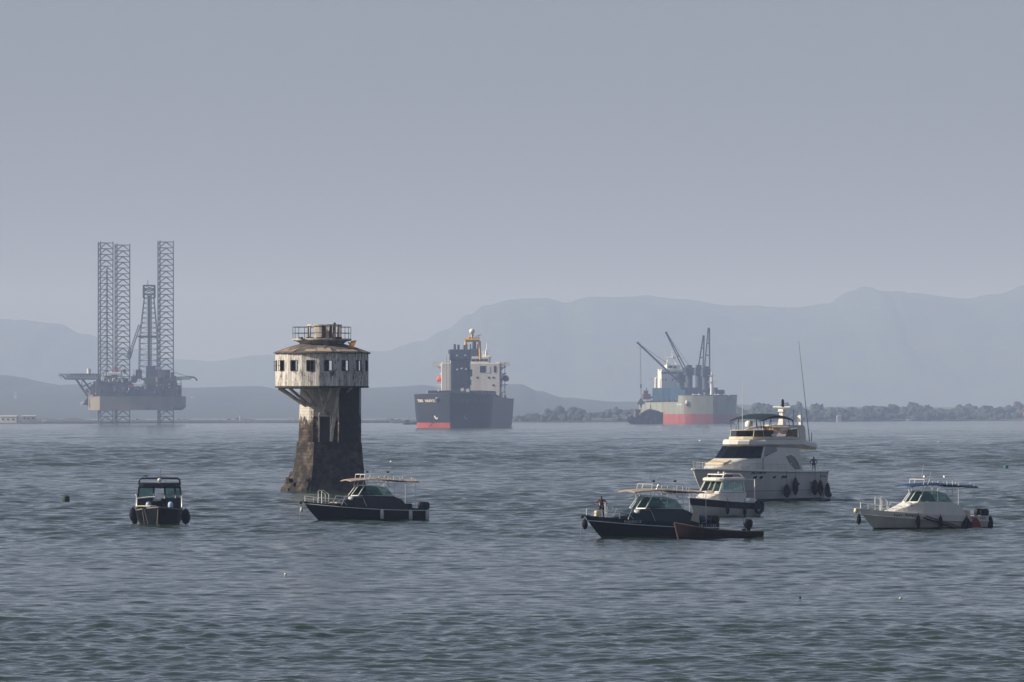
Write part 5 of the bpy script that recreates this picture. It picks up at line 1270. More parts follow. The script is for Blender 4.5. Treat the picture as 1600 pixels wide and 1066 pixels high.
    # anchors and pockets
    for side, px_, py_ in ((-1, 690.5, 652.5), (1, 716, 652.5)):
        q = D(px_, py_, 88); M = H.frame(.972, q.z, side, .3)
        mb = MB(); T_ = M @ Matrix.Rotation(R(0), 4, 'Z')
        mb.add([T_ @ Vector(v) for v in ((-1.6, .8, 0), (-1.0, 1.6, 0), (0, -.2, .4), (1.4, .2, .2), (1.2, -1.0, .2), (-.4, -1.2, .2))], [(0, 1, 2), (2, 3, 4, 5), (0, 2, 5)], 0)
        mb.build('anchor', M_whitetube if side < 0 else new_mat('grey_anchor', (.12, .14, .17), .7), root, fix=False)
    M = H.frame(.978, 17.6, -1, .2); mb = MB(); mb.sphere(M.translation, 1.7, 12, sc=(.6, 1, .9)); mb.build('hawse_bolster', M_shipdark, root)
    M = H.frame(.978, 18.8, -1, .5); mb = MB(); mb.sphere(M.translation, 1.2, 10, sc=(.6, 1, .5)); mb.build('hawse_rim', new_mat('pale_rim_grey', (.3, .34, .38), .6), root)  # rim paler than the bolster below it
    H.lettering('TURK HARVEST', root, new_mat('cream_letters', (.72, .62, .48), .6), .951, 17.0, 2.3, -1, 'name_lettering', pitch=.70, off=.25, bold=.09, shear=-.2)
    H.lettering('TURK HARVEST', root, new_mat('dull_blue_letters', (.05, .075, .12), .6), .945, 17.0, 2.7, 1, 'name_lettering', pitch=1.15, off=.25, bold=.05)  # port name in darker, bluer letters than the starboard one
    mb = MB(); mb.tube([D(677, 660, 96), D(671, 668, 100)], .25, 4); mb.build('anchor_chain', M_deckdark, root)
    # lifeboats in davits (hanging, so things of their own)
    for px_, py_, lab, mt in ((686.5, 592, 'bright orange lifeboat hanging on the left side of the black bulk carrier', M_orange), (790.5, 591, 'dark red lifeboat hanging on the right side of the black bulk carrier', new_mat('dark_red_boat', (.20, .04, .05), .6))):  # right boat coloured darker and redder than the left
        q = wmat(root) @ D(px_, py_, xs); e = empty('lifeboat', q-Vector((0, 0, 2.4)), root.rotation_euler.z, lab, 'lifeboat', 'lifeboats of the black ship')
        mb = MB(); mb.loft([[(x, w*a, z*b+2.0) for a, z in ((-1, 0), (-.8, -1.1), (0, -1.7), (.8, -1.1), (1, 0), (.75, 1.3), (.2, 2.0), (-.2, 2.0), (-.75, 1.3))] for x, w, b in ((-4.2, .5, .5), (-3, 1.8, .9), (0, 2.1, 1.15), (2.4, 1.7, 1), (4.2, .4, .5))], True, True, smooth=True); mb.build('hull', mt, e)
        m2 = MB(); s_ = -1 if px_ < 700 else 1
        for dx in (-3, 3): m2.tube([(xs+dx, q0 := D(px_-s_*9, 604, xs).y, 22) if False else (xs+dx, D(px_-s_*8, 604, xs).y, zz(604)), (xs+dx, D(px_-s_*4, 590, xs).y, zz(586)), (xs+dx, D(px_, 583, xs).y, zz(583))], .35, 5)
        m2.box((xs, D(px_-s_*3, 604, xs).y, zz(601)), (9, 5, .5)); m2.build('davit', M_shipwhite, root)
    return root
dark_ship()

def crane(root, x, y, zb, zt, tip, mat, name='deck_crane', w=5.6, gap=2.2, house=(6.5, 7.5)):
    """pedestal + slewing house + twin-girder jib whose tip is a root-space point"""
    mb = MB(); mb.tube([(x, y, zb), (x, y, zt-5)], w*.55, 10); mb.box((x, y, zt-2.2), (house[0], house[1], 7), bev=.4); mb.box((x, y, zt+2.2), (house[0]*.6, house[1]*.6, 2.5)); cr = mb.build(name, mat, root)
    T = Vector(tip); B0 = Vector((x, y, zt-3.5)); d = (T-B0); hd = Vector((d.x, d.y, 0))
    sdv = hd.cross(Vector((0, 0, 1))) if hd.length > 3 else Vector((0, 1, 0))
    sdv.normalize()
    jb = MB(); B0 = B0+hd.normalized()*house[0]*.5 if hd.length > .1 else B0
    for s_ in (-1, 1): jb.bar(B0+sdv*s_*gap, T+sdv*s_*.5, .95)
    for t in (.12, .42, .68, .97):
        p = B0.lerp(T, t); g = gap*(1-t)+.5*t; jb.bar(p-sdv*g, p+sdv*g, .7)
    jb.box(T, (1.6, 1.8, 1.8)); jb.build('jib', mat, cr)
    wr = MB()
    for s_ in (-.6, .6): wr.tube([Vector((x, y, zt+3.2))+sdv*s_, T+sdv*s_*.5], .10, 4)
    wr.build('hoist_wire', mat, cr)
    return cr

def grey_ship():
    Y = 4938.0; ang = 282.0
    c = at(1115, HOR, Y); h = Vector((math.cos(R(ang)), math.sin(R(ang)), 0)); ctr = Vector((c.x, Y, 0))-h*90
    root = empty('cargo_ship', ctr, R(ang), 'grey-green geared bulk carrier with broad red boot top and four raised deck cranes', 'ship', 'anchored merchant ships')
    H = Hull(180, 50, 19.2, 18.8, 6, 3, tb=.91, pw=2.1, stern=.96, e0=.04, flare=.09, sheer=3, n=60, m=14, roundp=1.0, step=(.84, 5.6))
    H.shell('hull', band_mat('grey_green_and_red_ship_hull', [(-99, (.36, .065, .060)), (8.3, (.27, .30, .26))], .55, .40, .06, rust=(.26, .13, .07)), root)
    H.deck('deck', M_deckdark, root, .8); H.rail_line('bulwark_cap', M_deckdark, root, .25)
    D = lambda px, py, x: loc(root, px, py, (wmat(root) @ Vector((x, 0, 0))).y)
    # hatch blocks, tall teal sides
    mb = MB()
    for i, x in enumerate((48, 27, 6, -15, -36, -57)):
        m_ = MB(); hgt = 12.5 if i else 10.5; m_.box((x, 0, 19+hgt/2), (20.4, 34 if i else 36, hgt), bev=.3)
        for yy in (-12, -6, 0, 6, 12): m_.box((x+10.25, yy, 19+hgt/2), (.3, .4, hgt*.95))
        for xx in range(-9, 10, 3): m_.box((x+xx, -17.1 if i else -18.1, 19+hgt/2), (.4, .35, hgt*.95))
        m_.build('hatch_coaming', M_teal_steel, root)
    # superstructure
    xs = -72; zz = lambda py: D(1053, py, xs).z; yy = lambda px: D(px, 600, xs+6).y
    mb = MB(); mb.box((xs, (yy(1032)+yy(1072))/2, (18+zz(577))/2), (14, yy(1072)-yy(1032), zz(577)-18), bev=.3)
    mb.box((xs, (yy(1042)+yy(1064))/2, (zz(577)+zz(570.5))/2), (10, yy(1064)-yy(1042), zz(570.5)-zz(577)), bev=.2)
    mb.box((xs+1, (yy(1030)+yy(1078))/2, zz(577.5)), (5, yy(1078)-yy(1030), 1.0)); mb.build('accommodation_block', M_shipwhite, root)
    for px_, py_, w_ in ((1037, 583, 5), (1044, 583, 1.6), (1051, 583, 4), (1057, 583, 3), (1062, 583, 2), (1048, 573.5, 3.8), (1056, 573.5, 2), (1034, 593.5, .9), (1040, 593.5, .9), (1051, 593.5, .9)):
        q = D(px_, py_, xs+7.1); m_ = MB(); m_.box((xs+7.1 if py_ > 576 else xs+5.1, q.y, q.z), (.2, w_, 1.7)); m_.build('window', M_winddark, root)
    m_ = MB(); q = lambda px_, py_: D(px_, py_, xs)
    m_.bar(q(1040, 577), q(1044, 560), .7); m_.bar(q(1059, 577), q(1053, 560), .7); m_.bar(q(1038, 559), q(1058, 559), .8); m_.bar(q(1050, 560), q(1050, 547), .4); m_.bar(q(1035, 547), q(1043, 547), .35); m_.tube([q(1039, 548), q(1039, 556)], .15, 4); m_.sphere(q(1051.5, 557.5), 1.1, 8); m_.build('signal_mast', M_shipwhite, root)
    # cranes
    for x, pb, pt, tipx, tipy in ((-44, 1064, 586, 996.5, 536), (-12, 1077, 575, 1041, 520), (20, 1092, 575, 1095.5, 526), (50, 1103, 577, 1103.5, 514)):
        p = D(pb, 600, x); T = D(tipx, tipy, x)
        if x > 0: T = T+Vector((9, 0, 0))
        if x == -12: T = D(tipx, tipy, x+24)
        if x == -44: T = D(tipx, tipy, x+8)
        crane(root, x, p.y, 18, D(pb, pt, x).z-1, T, M_craneblue, gap=2.6 if x > 0 else 1.9)
    # light posts and foremast
    m_ = MB(); a, b = D(1112, 617, 78), D(1112, 581, 78); m_.tube([a, b], 1.5, 8, r1=.7); m_.box(D(1112, 597, 78), (2, 6, .5)); m_.box(D(1112, 587, 78), (1.5, 5, .5)); m_.tube([D(1117, 597, 78), D(1119, 595, 78)], .3, 4); m_.tube([a+Vector((0, 3, 0)), D(1114, 600, 78)], .35, 4); m_.build('foremast', M_whitetube, root)
    m_ = MB(); a, b = D(1025, 625, -66), D(1025, 593, -66); m_.tube([a, b], 1.7, 8, r1=1.2); m_.sphere(D(1025.5, 592, -66), 1.6, 8); m_.tube([D(1024, 595, -66), D(1014, 591, -66)], .3, 4); m_.build('stores_crane', M_whitetube, root)
    m_ = MB(); m_.box(D(1010, 620, -84), (4, 7, 5)); m_.box(D(1009, 613, -84), (3, 4, 3)); m_.tube([D(1012, 625, -84), D(1010, 606, -84)], .5, 5); m_.bar(D(1016, 622, -84), D(1023, 619, -84), 1.2); m_.build('stern_gear', new_mat('rusty_gear', (.14, .06, .06), .8, var=.6, var_scale=.4), root)
    clutter('deck_gear', M_shipwhite, root, 66, 86, -14, 16, 23.8, 22, 3.4, 3, .3); clutter('deck_gear', M_deckdark, root, -80, 60, -22, -19, 18.2, 60, 3.6, 5, .4); clutter('deck_gear', M_craneblue, root, 60, 70, -16, 20, 20, 14, 7, 12, .3)
    # anchor, its pocket and name
    M = H.frame(.945, 18.3, -1, .4); mb = MB(); mb.lathe([(.5, -1.6), (1.2, -1.2), (1.25, 1.2), (.6, 1.8)], 10, tuple(M.translation)); mb.build('anchor', M_whitetube, root)
    M = H.frame(.945, 16.5, -1, .2); mb = MB(); mb.sphere(M.translation, 1.4, 8); mb.build('hawse_pipe', new_mat('rust_brown', (.14, .06, .05), .8), root)
    H.lettering('SPRINGER', root, new_mat('white_ship_letters', (.8, .8, .72), .6), .865, 16.4, 2.4, -1, 'name_lettering', pitch=1.0, off=.2, bold=.08)
    m_ = MB()
    for z in range(1, 17, 2): M = H.frame(.93, z, -1, .15); m_.box(M.translation, (.9, .2, .7))
    m_.build('draught_marks', M_whitetube, root)
    # clamshell grab hanging from the aftmost crane
    tip = wmat(root) @ D(999, 537, -36); g = wmat(root) @ D(1001.5, 638.5, -36)
    e = empty('grab_bucket', g, 0, 'dark clamshell grab hanging on wires above the small cargo barge', 'grab'); kk = g.y/F
    mb = MB(); top = (tip.z-g.z)
    W_ = 6.5*kk; mb.loft([[(-.3, -1.5, 0), (.3, -1.5, 0), (.3, 1.5, 0), (-.3, 1.5, 0)], [(-.9, -2.4, 3.4), (.9, -2.4, 3.4), (.9, 2.4, 3.4), (-.9, 2.4, 3.4)], [(-W_, -2.6, 4.2), (W_, -2.6, 4.2), (W_, 2.6, 4.2), (-W_, 2.6, 4.2)], [(-W_*.55, -1.5, 6.6), (W_*.55, -1.5, 6.6), (W_*.55, 1.5, 6.6), (-W_*.55, 1.5, 6.6)], [(-.5, -.5, 9.2), (.5, -.5, 9.2), (.5, .5, 9.2), (-.5, .5, 9.2)]], True, True); mb.build('shell', M_craneblue, e)
    mb = MB(); mb.tube([(0, 0, 9), (-.9, 0, top)], .14, 4); mb.tube([(.5, 0, 9), (-.3, 0, top)], .10, 4); mb.box((0, 0, 20), (1.4, 1.2, 3.5)); mb.build('hoist_rope', M_craneblue, e)
    return root
grey_ship()

def barge():
    Y = 4800.0; root = root_at('cargo_barge', 1007, Y, 193, 'small laden cargo barge with dark heaped hold and low wheelhouse, alongside the grey-green ship', 'barge')
    k = Y/F; L = 61*k/math.cos(R(13))*.92
    H = Hull(L, 8, 6.6, 8.3, 1.5, 4.5, tb=.35, pw=1.8, stern=.75, e0=.15, flare=.4, sheer=1.0, n=26)
    # low swept bow to the left, high stern/hold to the right
    H.top = lambda t: 9.8-.2*t if t < .42 else 9.6-6.9*((t-.42)/.58)**1.15
    H.shell('hull', band_mat('rust_red_barge_hull', [(-9, (.05, .05, .07)), (.4, (.060, .055, .075))], .7, .5, .3, rust=(.36, .13, .08)), root)
    H.deck('deck', M_deckdark, root, .4)
    mb = MB(); rnd = random.Random(8); rings = []
    for i in range(13):
        x = -L/2+2+(L*.62)*i/12; hgt = 3.6*math.sin(math.pi*min(1, (i+.8)/13))+rnd.uniform(-.2, .3); zt_ = H.top((x+L/2)/L)
        rings.append([(x, -3.0, zt_-.8), (x, -1.8, zt_+hgt*.55), (x, 0, zt_+hgt*.75), (x, 1.8, zt_+hgt*.5), (x, 3.0, zt_-.8)])
    mb.loft(rings, True, True); mb.build('cargo_heap', new_mat('dark_ore', (.022, .024, .03), .9, var=.5, var_scale=.5, bump=.2, bump_scale=1), root)
    q = lambda px, py: loc(root, px, py, Y)
    a, b = q(991, 650), q(999.5, 641); mb = MB(); mb.box(((a.x+b.x)/2, 0, (a.z+b.z)/2-1), (abs(a.x-b.x), 4, abs(a.z-b.z)+2)); wh = mb.build('wheelhouse', new_mat('brown_wheelhouse', (.20, .13, .12), .8), root)
    mb = MB(); mb.box(((a.x+b.x)/2, 0, b.z+.3), (abs(a.x-b.x)*1.5, 5.5, .6)); mb.build('roof', new_mat('dull_red_roof', (.16, .06, .06), .8), wh)
    for px in (990, 998): m_ = MB(); p = q(px, 647); m_.box((p.x, 2.2, p.z), (1.3, .3, 2)); m_.build('panel', M_whitetube, wh)
    rnd = random.Random(3); mb = MB()
    for px, py in ((985, 650), (987, 649.5), (979, 654), (981, 653), (994, 653), (1006, 644), (1015, 644), (1030, 646)):
        p = q(px, py); mb.box((p.x, rnd.uniform(-1, 1), p.z-.8), (1.6, 1.8, rnd.uniform(1.5, 3)))
    mb.build('deck_gear', M_deckdark, root)
    mb = MB(); p0, p1 = q(976, 657), q(1000, 652.5); mb.tube([(p0.x, .0, p0.z), (p1.x, 2.6, p1.z)], .35, 5); mb.build('gunwale_fender', M_deckdark, root)
barge()

def launch(name, px, py, x0, label, seed, hullc, L, hgt, mast, ang=180, cabin=(.1, .35), cat='boat', grp='distant small craft', YY=None, cabc=(.5, .48, .44)):
    Y = YY or sea_y(py); k = Y/F; root = root_at(name, px, Y, ang, label, cat, grp)
    H = Hull(L, L*.26, hgt, hgt*.55, .6, L*.07, tb=.4, pw=2.2, e0=.2, flare=.4, n=18, m=7)
    H.shell('hull', band_mat('distant_hull_paint_%d' % seed, [(-9, hullc), (.2, hullc)], .6, .4, .3), root); H.deck('deck', M_deckdark, root, .1)
    mb = MB(); x0_, x1_ = -L/2+L*cabin[0], -L/2+L*cabin[1]; mb.box(((x0_+x1_)/2, 0, hgt*.6+hgt*.55), (x1_-x0_, L*.16, hgt*1.1), bev=.2); ch = mb.build('wheelhouse', new_mat('distant_cabin_%d' % seed, cabc, .7), root)
    mb = MB(); mb.box(((x0_+x1_)/2, 0, hgt*1.72+.1), ((x1_-x0_)*1.25, L*.2, .3)); mb.build('roof', M_deckdark, ch)
    mb = MB(); mb.tube([(x1_, 0, hgt*.6), (x1_, 0, mast)], .12*L/12, 5); mb.tube([(x1_, 0, mast*.9), (x1_-L*.08, 0, mast*.7)], .08*L/12, 4); mb.build('mast', M_darktube, root)
    mb = MB(); rnd = random.Random(seed)
    for _ in range(6): mb.box((rnd.uniform(-L*.1, L*.4), rnd.uniform(-.8, .8), hgt*.7), (L*.05, L*.08, hgt*rnd.uniform(.3, .7)))
    mb.build('deck_gear', M_deckdark, root)
    return root
launch('fishing_boat', 646, 662.6, 0, 'tiny dark boat with a mast lying just left of the black bulk carrier', 21, (.03, .035, .05), 17, 1.9, 6.2, ang=0, cabin=(.08, .30), YY=4600, cabc=(.08, .09, .12))
launch('motor_launch', 620, 660.8, 0, 'tiny pale boat on the horizon between the tower and the black bulk carrier', 22, (.45, .45, .45), 12, 1.5, 3.4, ang=185, cabin=(.3, .75), YY=5150, cabc=(.6, .6, .6))
# ---------------------------------------------------------------- jack-up drilling rig
def rig():
    Y = 4870.0; k = Y/F; root = root_at('drilling_rig', 213, Y, 0, 'jack-up drilling rig with three tall lattice legs, derrick and helicopter deck', 'oil rig')
    Q = lambda px, py, dy=0: loc(root, px, py, Y)+Vector((0, dy, 0))
    Mst = new_mat('weathered_rig_steel', (.070, .080, .090), .7, var=.6, var_scale=.1, var_col=(.13, .10, .08))
    Mleg = new_mat('leg_steel', (.040, .048, .058), .7, var=.4, var_scale=.1)
    Mhull = new_mat('cream_rig_hull', (.22, .19, .15), .7, var=.9, var_scale=.08, var_col=(.13, .11, .09), streak=.3)
    Mrust = new_mat('red_primer', (.24, .07, .05), .8)
    z = lambda py: Q(0, py).z; x = lambda px: Q(px, 640).x
    # hull: shallow box with raked end, west face turned to the sun
    out = [(x(138.5), -6), (x(148), -22), (x(160), -30), (x(276), -30), (x(287.5), -18), (x(287.5), 30), (x(150), 34)]
    def pl(o, zz, s=1.0): return [(a, b*s, zz) for a, b in o]
    low = [(x(138.5), -6), (x(148), -22), (x(160), -30), (x(272), -30), (x(281), -18), (x(281), 30), (x(150), 34)]
    mb = MB(); mb.loft([pl(low, z(641)), pl(out, z(636)), pl(out, z(619.5))], True, True); mb.build('hull', Mhull, root)
    # legs
    def leg(cols, ytop, dy, nb):
        lg = None; P = [(x(p)+ox, d+dy) for p, ox, d in cols]; mb = MB(); zt, zb = z(ytop), -1.5; L = zt-zb; n = nb; bay = (zt-z(660))/nb
        for (a, b) in P: mb.tube([(a, b, zb), (a, b, zt+1.2)], .46, 6)
        for i in range(n+1):
            zz = zt-i*bay
            for j in range(3):
                a, b = P[j], P[(j+1) % 3]; mb.bar((a[0], a[1], zz), (b[0], b[1], zz), .40)
                if i < n:
                    mx, my = (a[0]+b[0])/2, (a[1]+b[1])/2
                    mb.bar((mx, my, zz-.1), (b[0], b[1], zz-bay), .36); mb.bar((mx, my, zz-.1), (a[0], a[1], zz-bay), .36)
        return mb.build('leg', Mleg, root)
    leg([(154.5, 0, 4), (159.5, 0, -7), (178, 0, 0)], 380.5, -12, 31)
    leg([(177.5, 0, 3), (182, 0, -8), (201, 0, 0)], 382.5, 14, 31)
    leg([(246.5, 0, 4), (251, 0, -7), (271, 0, 0)], 378.5, -2, 31)
    mb = MB(); mb.tube([(x(168.5), -14, z(600)), (x(168.5), -14, z(420))], .9, 6); mb.build('raw_water_tower', new_mat('pale_pipe', (.25, .27, .29), .7), root)
    for p0, p1, d in ((150, 206, 0), (243, 276, 0)):
        mb = MB()
        for q in (p0+1, p0+14, p1-12, p1-1): mb.box((x(q), -16, (z(620)+z(596))/2), (3.0, 4, z(596)-z(620)))
        mb.box(((x(p0)+x(p1))/2, -16, z(607)), (x(p1)-x(p0), 3.5, 1.6)); mb.build('jack_house', Mst, root)
    # superstructure
    blocks = [(153, 175, 598, 619.5, Mst), (172, 206, 600, 619.5, Mst), (206, 243, 604, 619.5, Mst), (243, 284, 603, 619.5, Mst), (158, 200, 591, 600, Mst), (228, 262, 590, 606, Mst), (250, 262, 580, 592, Mst), (262, 276, 592, 604, Mst), (186, 199, 602, 614, new_mat('grey_green_module', (.20, .22, .20), .7))]
    for i, (a, b, t, bt, m) in enumerate(blocks):
        mb = MB(); mb.box(((x(a)+x(b))/2, -14-(4 if i == 8 else 0)+2*(i % 3), (z(t)+z(bt))/2), (x(b)-x(a), 26, z(t)-z(bt)), bev=.3); mb.build('deck_module', m, root)
    mb = MB(); mb.box((x(147), -19, (z(601)+z(617))/2), (2.6, 5, z(601)-z(617))); mb.build('living_quarters', Mhull, root)
    mb = MB(); mb.box((x(182), -22, z(585.2)), (x(193)-x(171), 12, 3.0), bev=.4); mb.build('wheelhouse', M_shipwhite, root)
    rnd = random.Random(11)
    def gear(name, mat, n, p0, p1, yb, yt, d0=-31, d1=-10, s=1.0):
        mb = MB()
        for _ in range(n):
            px = rnd.uniform(p0, p1); b = rnd.uniform(yt, yb); h = rnd.uniform(1.2, 5)*s
            if rnd.random() < .45: mb.tube([(x(px), rnd.uniform(d0, d1), z(b)), (x(px)+rnd.uniform(-1.5, 1.5), rnd.uniform(d0, d1), z(b)+h*1.6)], .3, 5)
            else: mb.box((x(px), rnd.uniform(d0, d1), z(b)+h/2), (rnd.uniform(1, 5)*s, 3, h), rz=rnd.uniform(0, .5))
        mb.build(name, mat, root)
    gear('deck_gear', Mst, 46, 155, 284, 600, 590); gear('deck_gear', M_deckdark, 40, 160, 286, 618, 600, -33, -28); gear('white_gear', M_shipwhite, 20, 160, 196, 598, 593, -32, -28, .35); gear('white_gear', M_shipwhite, 16, 195, 284, 616, 600, -33, -30, .3); gear('red_gear', Mrust, 9, 180, 198, 586, 578, -24, -16, .7); gear('red_gear', Mrust, 10, 138, 156, 620, 612, -26, -14, .6); gear('orange_gear', M_orange, 3, 205, 212, 606, 603, -34, -30, .5)
    mb = MB()
    for py in (594, 603, 611):
        for i in range(9): mb.tube([(x(270+i*2), -31, z(py)), (x(270+i*2), -31, z(py-3))], .12, 4)
        mb.bar((x(268), -31, z(py-3)), (x(287), -31, z(py-3)), .25); mb.bar((x(262), -29, z(py)), (x(287), -29, z(py)), .5)
    for px in (272, 279, 286): mb.bar((x(px), -30, z(619)), (x(px), -30, z(592)), .5)
    mb.build('walkways', Mst, root)
    # helicopter deck on a truss
    mb = MB(); n = 8; c = ((x(93)+x(160))/2, -12); rx_, ry_ = (x(160)-x(93))/2, 14
    oc = [(c[0]+rx_*1.04*math.cos(math.pi/8+2*math.pi*i/n), c[1]+ry_*math.sin(math.pi/8+2*math.pi*i/n)) for i in range(n)]
    mb.prism(oc, z(586.2), z(584.2)); hd = mb.build('helicopter_deck', new_mat('green_deck_paint', (.06, .085, .075), .8), root)
    mb = MB()
    for dy in (-8, 4):
        mb.bar((x(105), -12+dy, z(592.8)), (x(155), -12+dy, z(592.8)), .6); mb.bar((x(98), -12+dy, z(586.5)), (x(105), -12+dy, z(592.8)), .5)
        for i in range(10):
            a, b = 105+i*5, 105+i*5+2.5; mb.bar((x(a), -12+dy, z(592.8)), (x(b), -12+dy, z(586.5)), .4); mb.bar((x(b), -12+dy, z(586.5)), (x(a+5), -12+dy, z(592.8)), .4)
        mb.bar((x(121), -12+dy, z(593)), (x(139), -10+dy, z(620)), .7); mb.bar((x(131), -12+dy, z(593)), (x(147), -10+dy, z(614)), .6); mb.bar((x(131), -12+dy, z(594)), (x(129), -11+dy, z(605)), .4); mb.bar((x(129), -11+dy, z(605)), (x(145), -11+dy, z(598)), .4); mb.bar((x(133), -11+dy, z(612)), (x(146), -11+dy, z(604)), .4)
    mb.build('deck_truss', Mleg, root)
    mb = MB()
    for i in range(n):
        a, b = oc[i], oc[(i+1) % n]; mb.bar((a[0], a[1], z(587.5)), (b[0], b[1], z(587.5)), .3)
    mb.bar((x(94), -12, z(586)), (x(98), -12, z(592)), .3); mb.build('safety_net', Mleg, root)
    mb = MB(); mb.tube([(x(140.8), -14, z(584)), (x(140.8), -14, z(576.5))], 1.7, 10); mb.build('white_tank', new_mat('white_tank_paint', (.6, .6, .6), .6), root)
    # derrick
    mb = MB()
    def lattice(pA, pB, yA, yB, zA, zB, n, r=.34, hw0=6, hw1=6):
        for i in range(n):
            t0, t1 = i/n, (i+1)/n
            def row(t): 
                a = pA[0]+(pB[0]-pA[0])*t; b = pA[1]+(pB[1]-pA[1])*t; zz = zA+(zB-zA)*t; w = hw0+(hw1-hw0)*t
                return [(x(a), yA-w, zz), (x(b), yA-w, zz), (x(b), yA+w, zz), (x(a), yA+w, zz)]
            r0, r1 = row(t0), row(t1)
            for j in range(4):
                m = (j+1) % 4; mb.bar(r0[j], r1[j], r*2.0); mb.bar(r1[j], r1[m], r*1.1); mb.bar(r0[j] if i % 2 else r0[m], r1[m] if i % 2 else r1[j], r*.8)
    lattice((217.5, 246), (218.5, 246), 0, 0, z(590), z(528), 7, .24, 8, 8)
    lattice((218.5, 246), (225.5, 240.5), 0, 0, z(528), z(466), 8, .26, 8, 4)
    lattice((224.5, 241.5), (224.5, 241.5), 0, 0, z(466), z(446), 3, .45, 4.5, 4.5)
    for px in (231.5, 233.5, 236): mb.bar((x(px), 0, z(592)), (x(px), 0, z(462)), .8)
    mb.bar((x(216), -8, z(526)), (x(246), -8, z(526)), 1.1); mb.bar((x(231), 0, z(446)), (x(231), 0, z(438)), .4)
    for py in (447, 451, 455, 461): mb.bar((x(224.5), -4.5, z(py)), (x(241.5), -4.5, z(py)), .5)
    mb.build('derrick', Mleg, root)
    mb = MB(); mb.box((x(236), 0, (z(592)+z(572))/2), (8, 9, z(572)-z(592))); mb.box((x(253), -2, z(586)), (14, 12, 9)); mb.box((x(217.5), -5, z(585)), (5, 6, 8)); mb.build('drill_floor', Mst, root)
    # boom cranes
    def boom(a, b, w0, w1, m=Mleg, n=12, nm='crane_boom', dy=-24):
        mb = MB(); A, B = Vector((x(a[0]), dy, z(a[1]))), Vector((x(b[0]), dy, z(b[1]))); d = (B-A).normalized(); nn = Vector((-d.z, 0, d.x))
        for i in range(n):
            p, q = A.lerp(B, i/n), A.lerp(B, (i+1)/n); w = w0+(w1-w0)*i/n; w_ = w0+(w1-w0)*(i+1)/n
            mb.bar(p+nn*w, q+nn*w_, .42); mb.bar(p-nn*w, q-nn*w_, .42); mb.bar(p+nn*w, q-nn*w_, .3); mb.bar(p-nn*w, p+nn*w, .3)
        return mb.build(nm, m, root)
    boom((204, 560), (221, 508), 1.1, .9); boom((203.5, 560), (207.5, 547), 1.9, 1.7, n=4)
    boom((270, 592), (301, 590.5), .8, 1.2, n=12)
    mb = MB(); pts = [(300, 589.8), (304, 589.6), (307, 591), (309, 593), (310.5, 595.5)]; mb.tube([(x(a), -24, z(b)) for a, b in pts], .8, 6); mb.bar((x(273), -24, z(582)), (x(271), -24, z(600)), 1.8); mb.tube([(x(274), -24, z(583)), (x(302), -24, z(589.5))], .14, 4); mb.tube([(x(274), -24, z(580)), (x(290), -24, z(587))], .12, 4); mb.build('crane_head', Mleg, root)
    mb = MB()
    for a, b in (((222, 508), (217, 527)), ((222, 510), (204, 561))): mb.tube([(x(a[0]), -24, z(a[1])), (x(b[0]), -24, z(b[1]))], .14, 4)
    mb.build('boom_stay', Mleg, root)
    mb = MB(); mb.slab([(x(131), -14, z(632)), (x(139), -10, z(619)), (x(139), -10, z(634))], .5); mb.box((x(289), -18, z(634)), (3, 3, .8)); mb.build('hull_bracket', Mst, root)
    mb = MB()
    for px in (144, 148, 151): mb.tube([(x(px), -16, z(641)), (x(px), -16, z(660))], .09, 4)
    mb.build('hanging_line', Mleg, root)
    return root
rig()
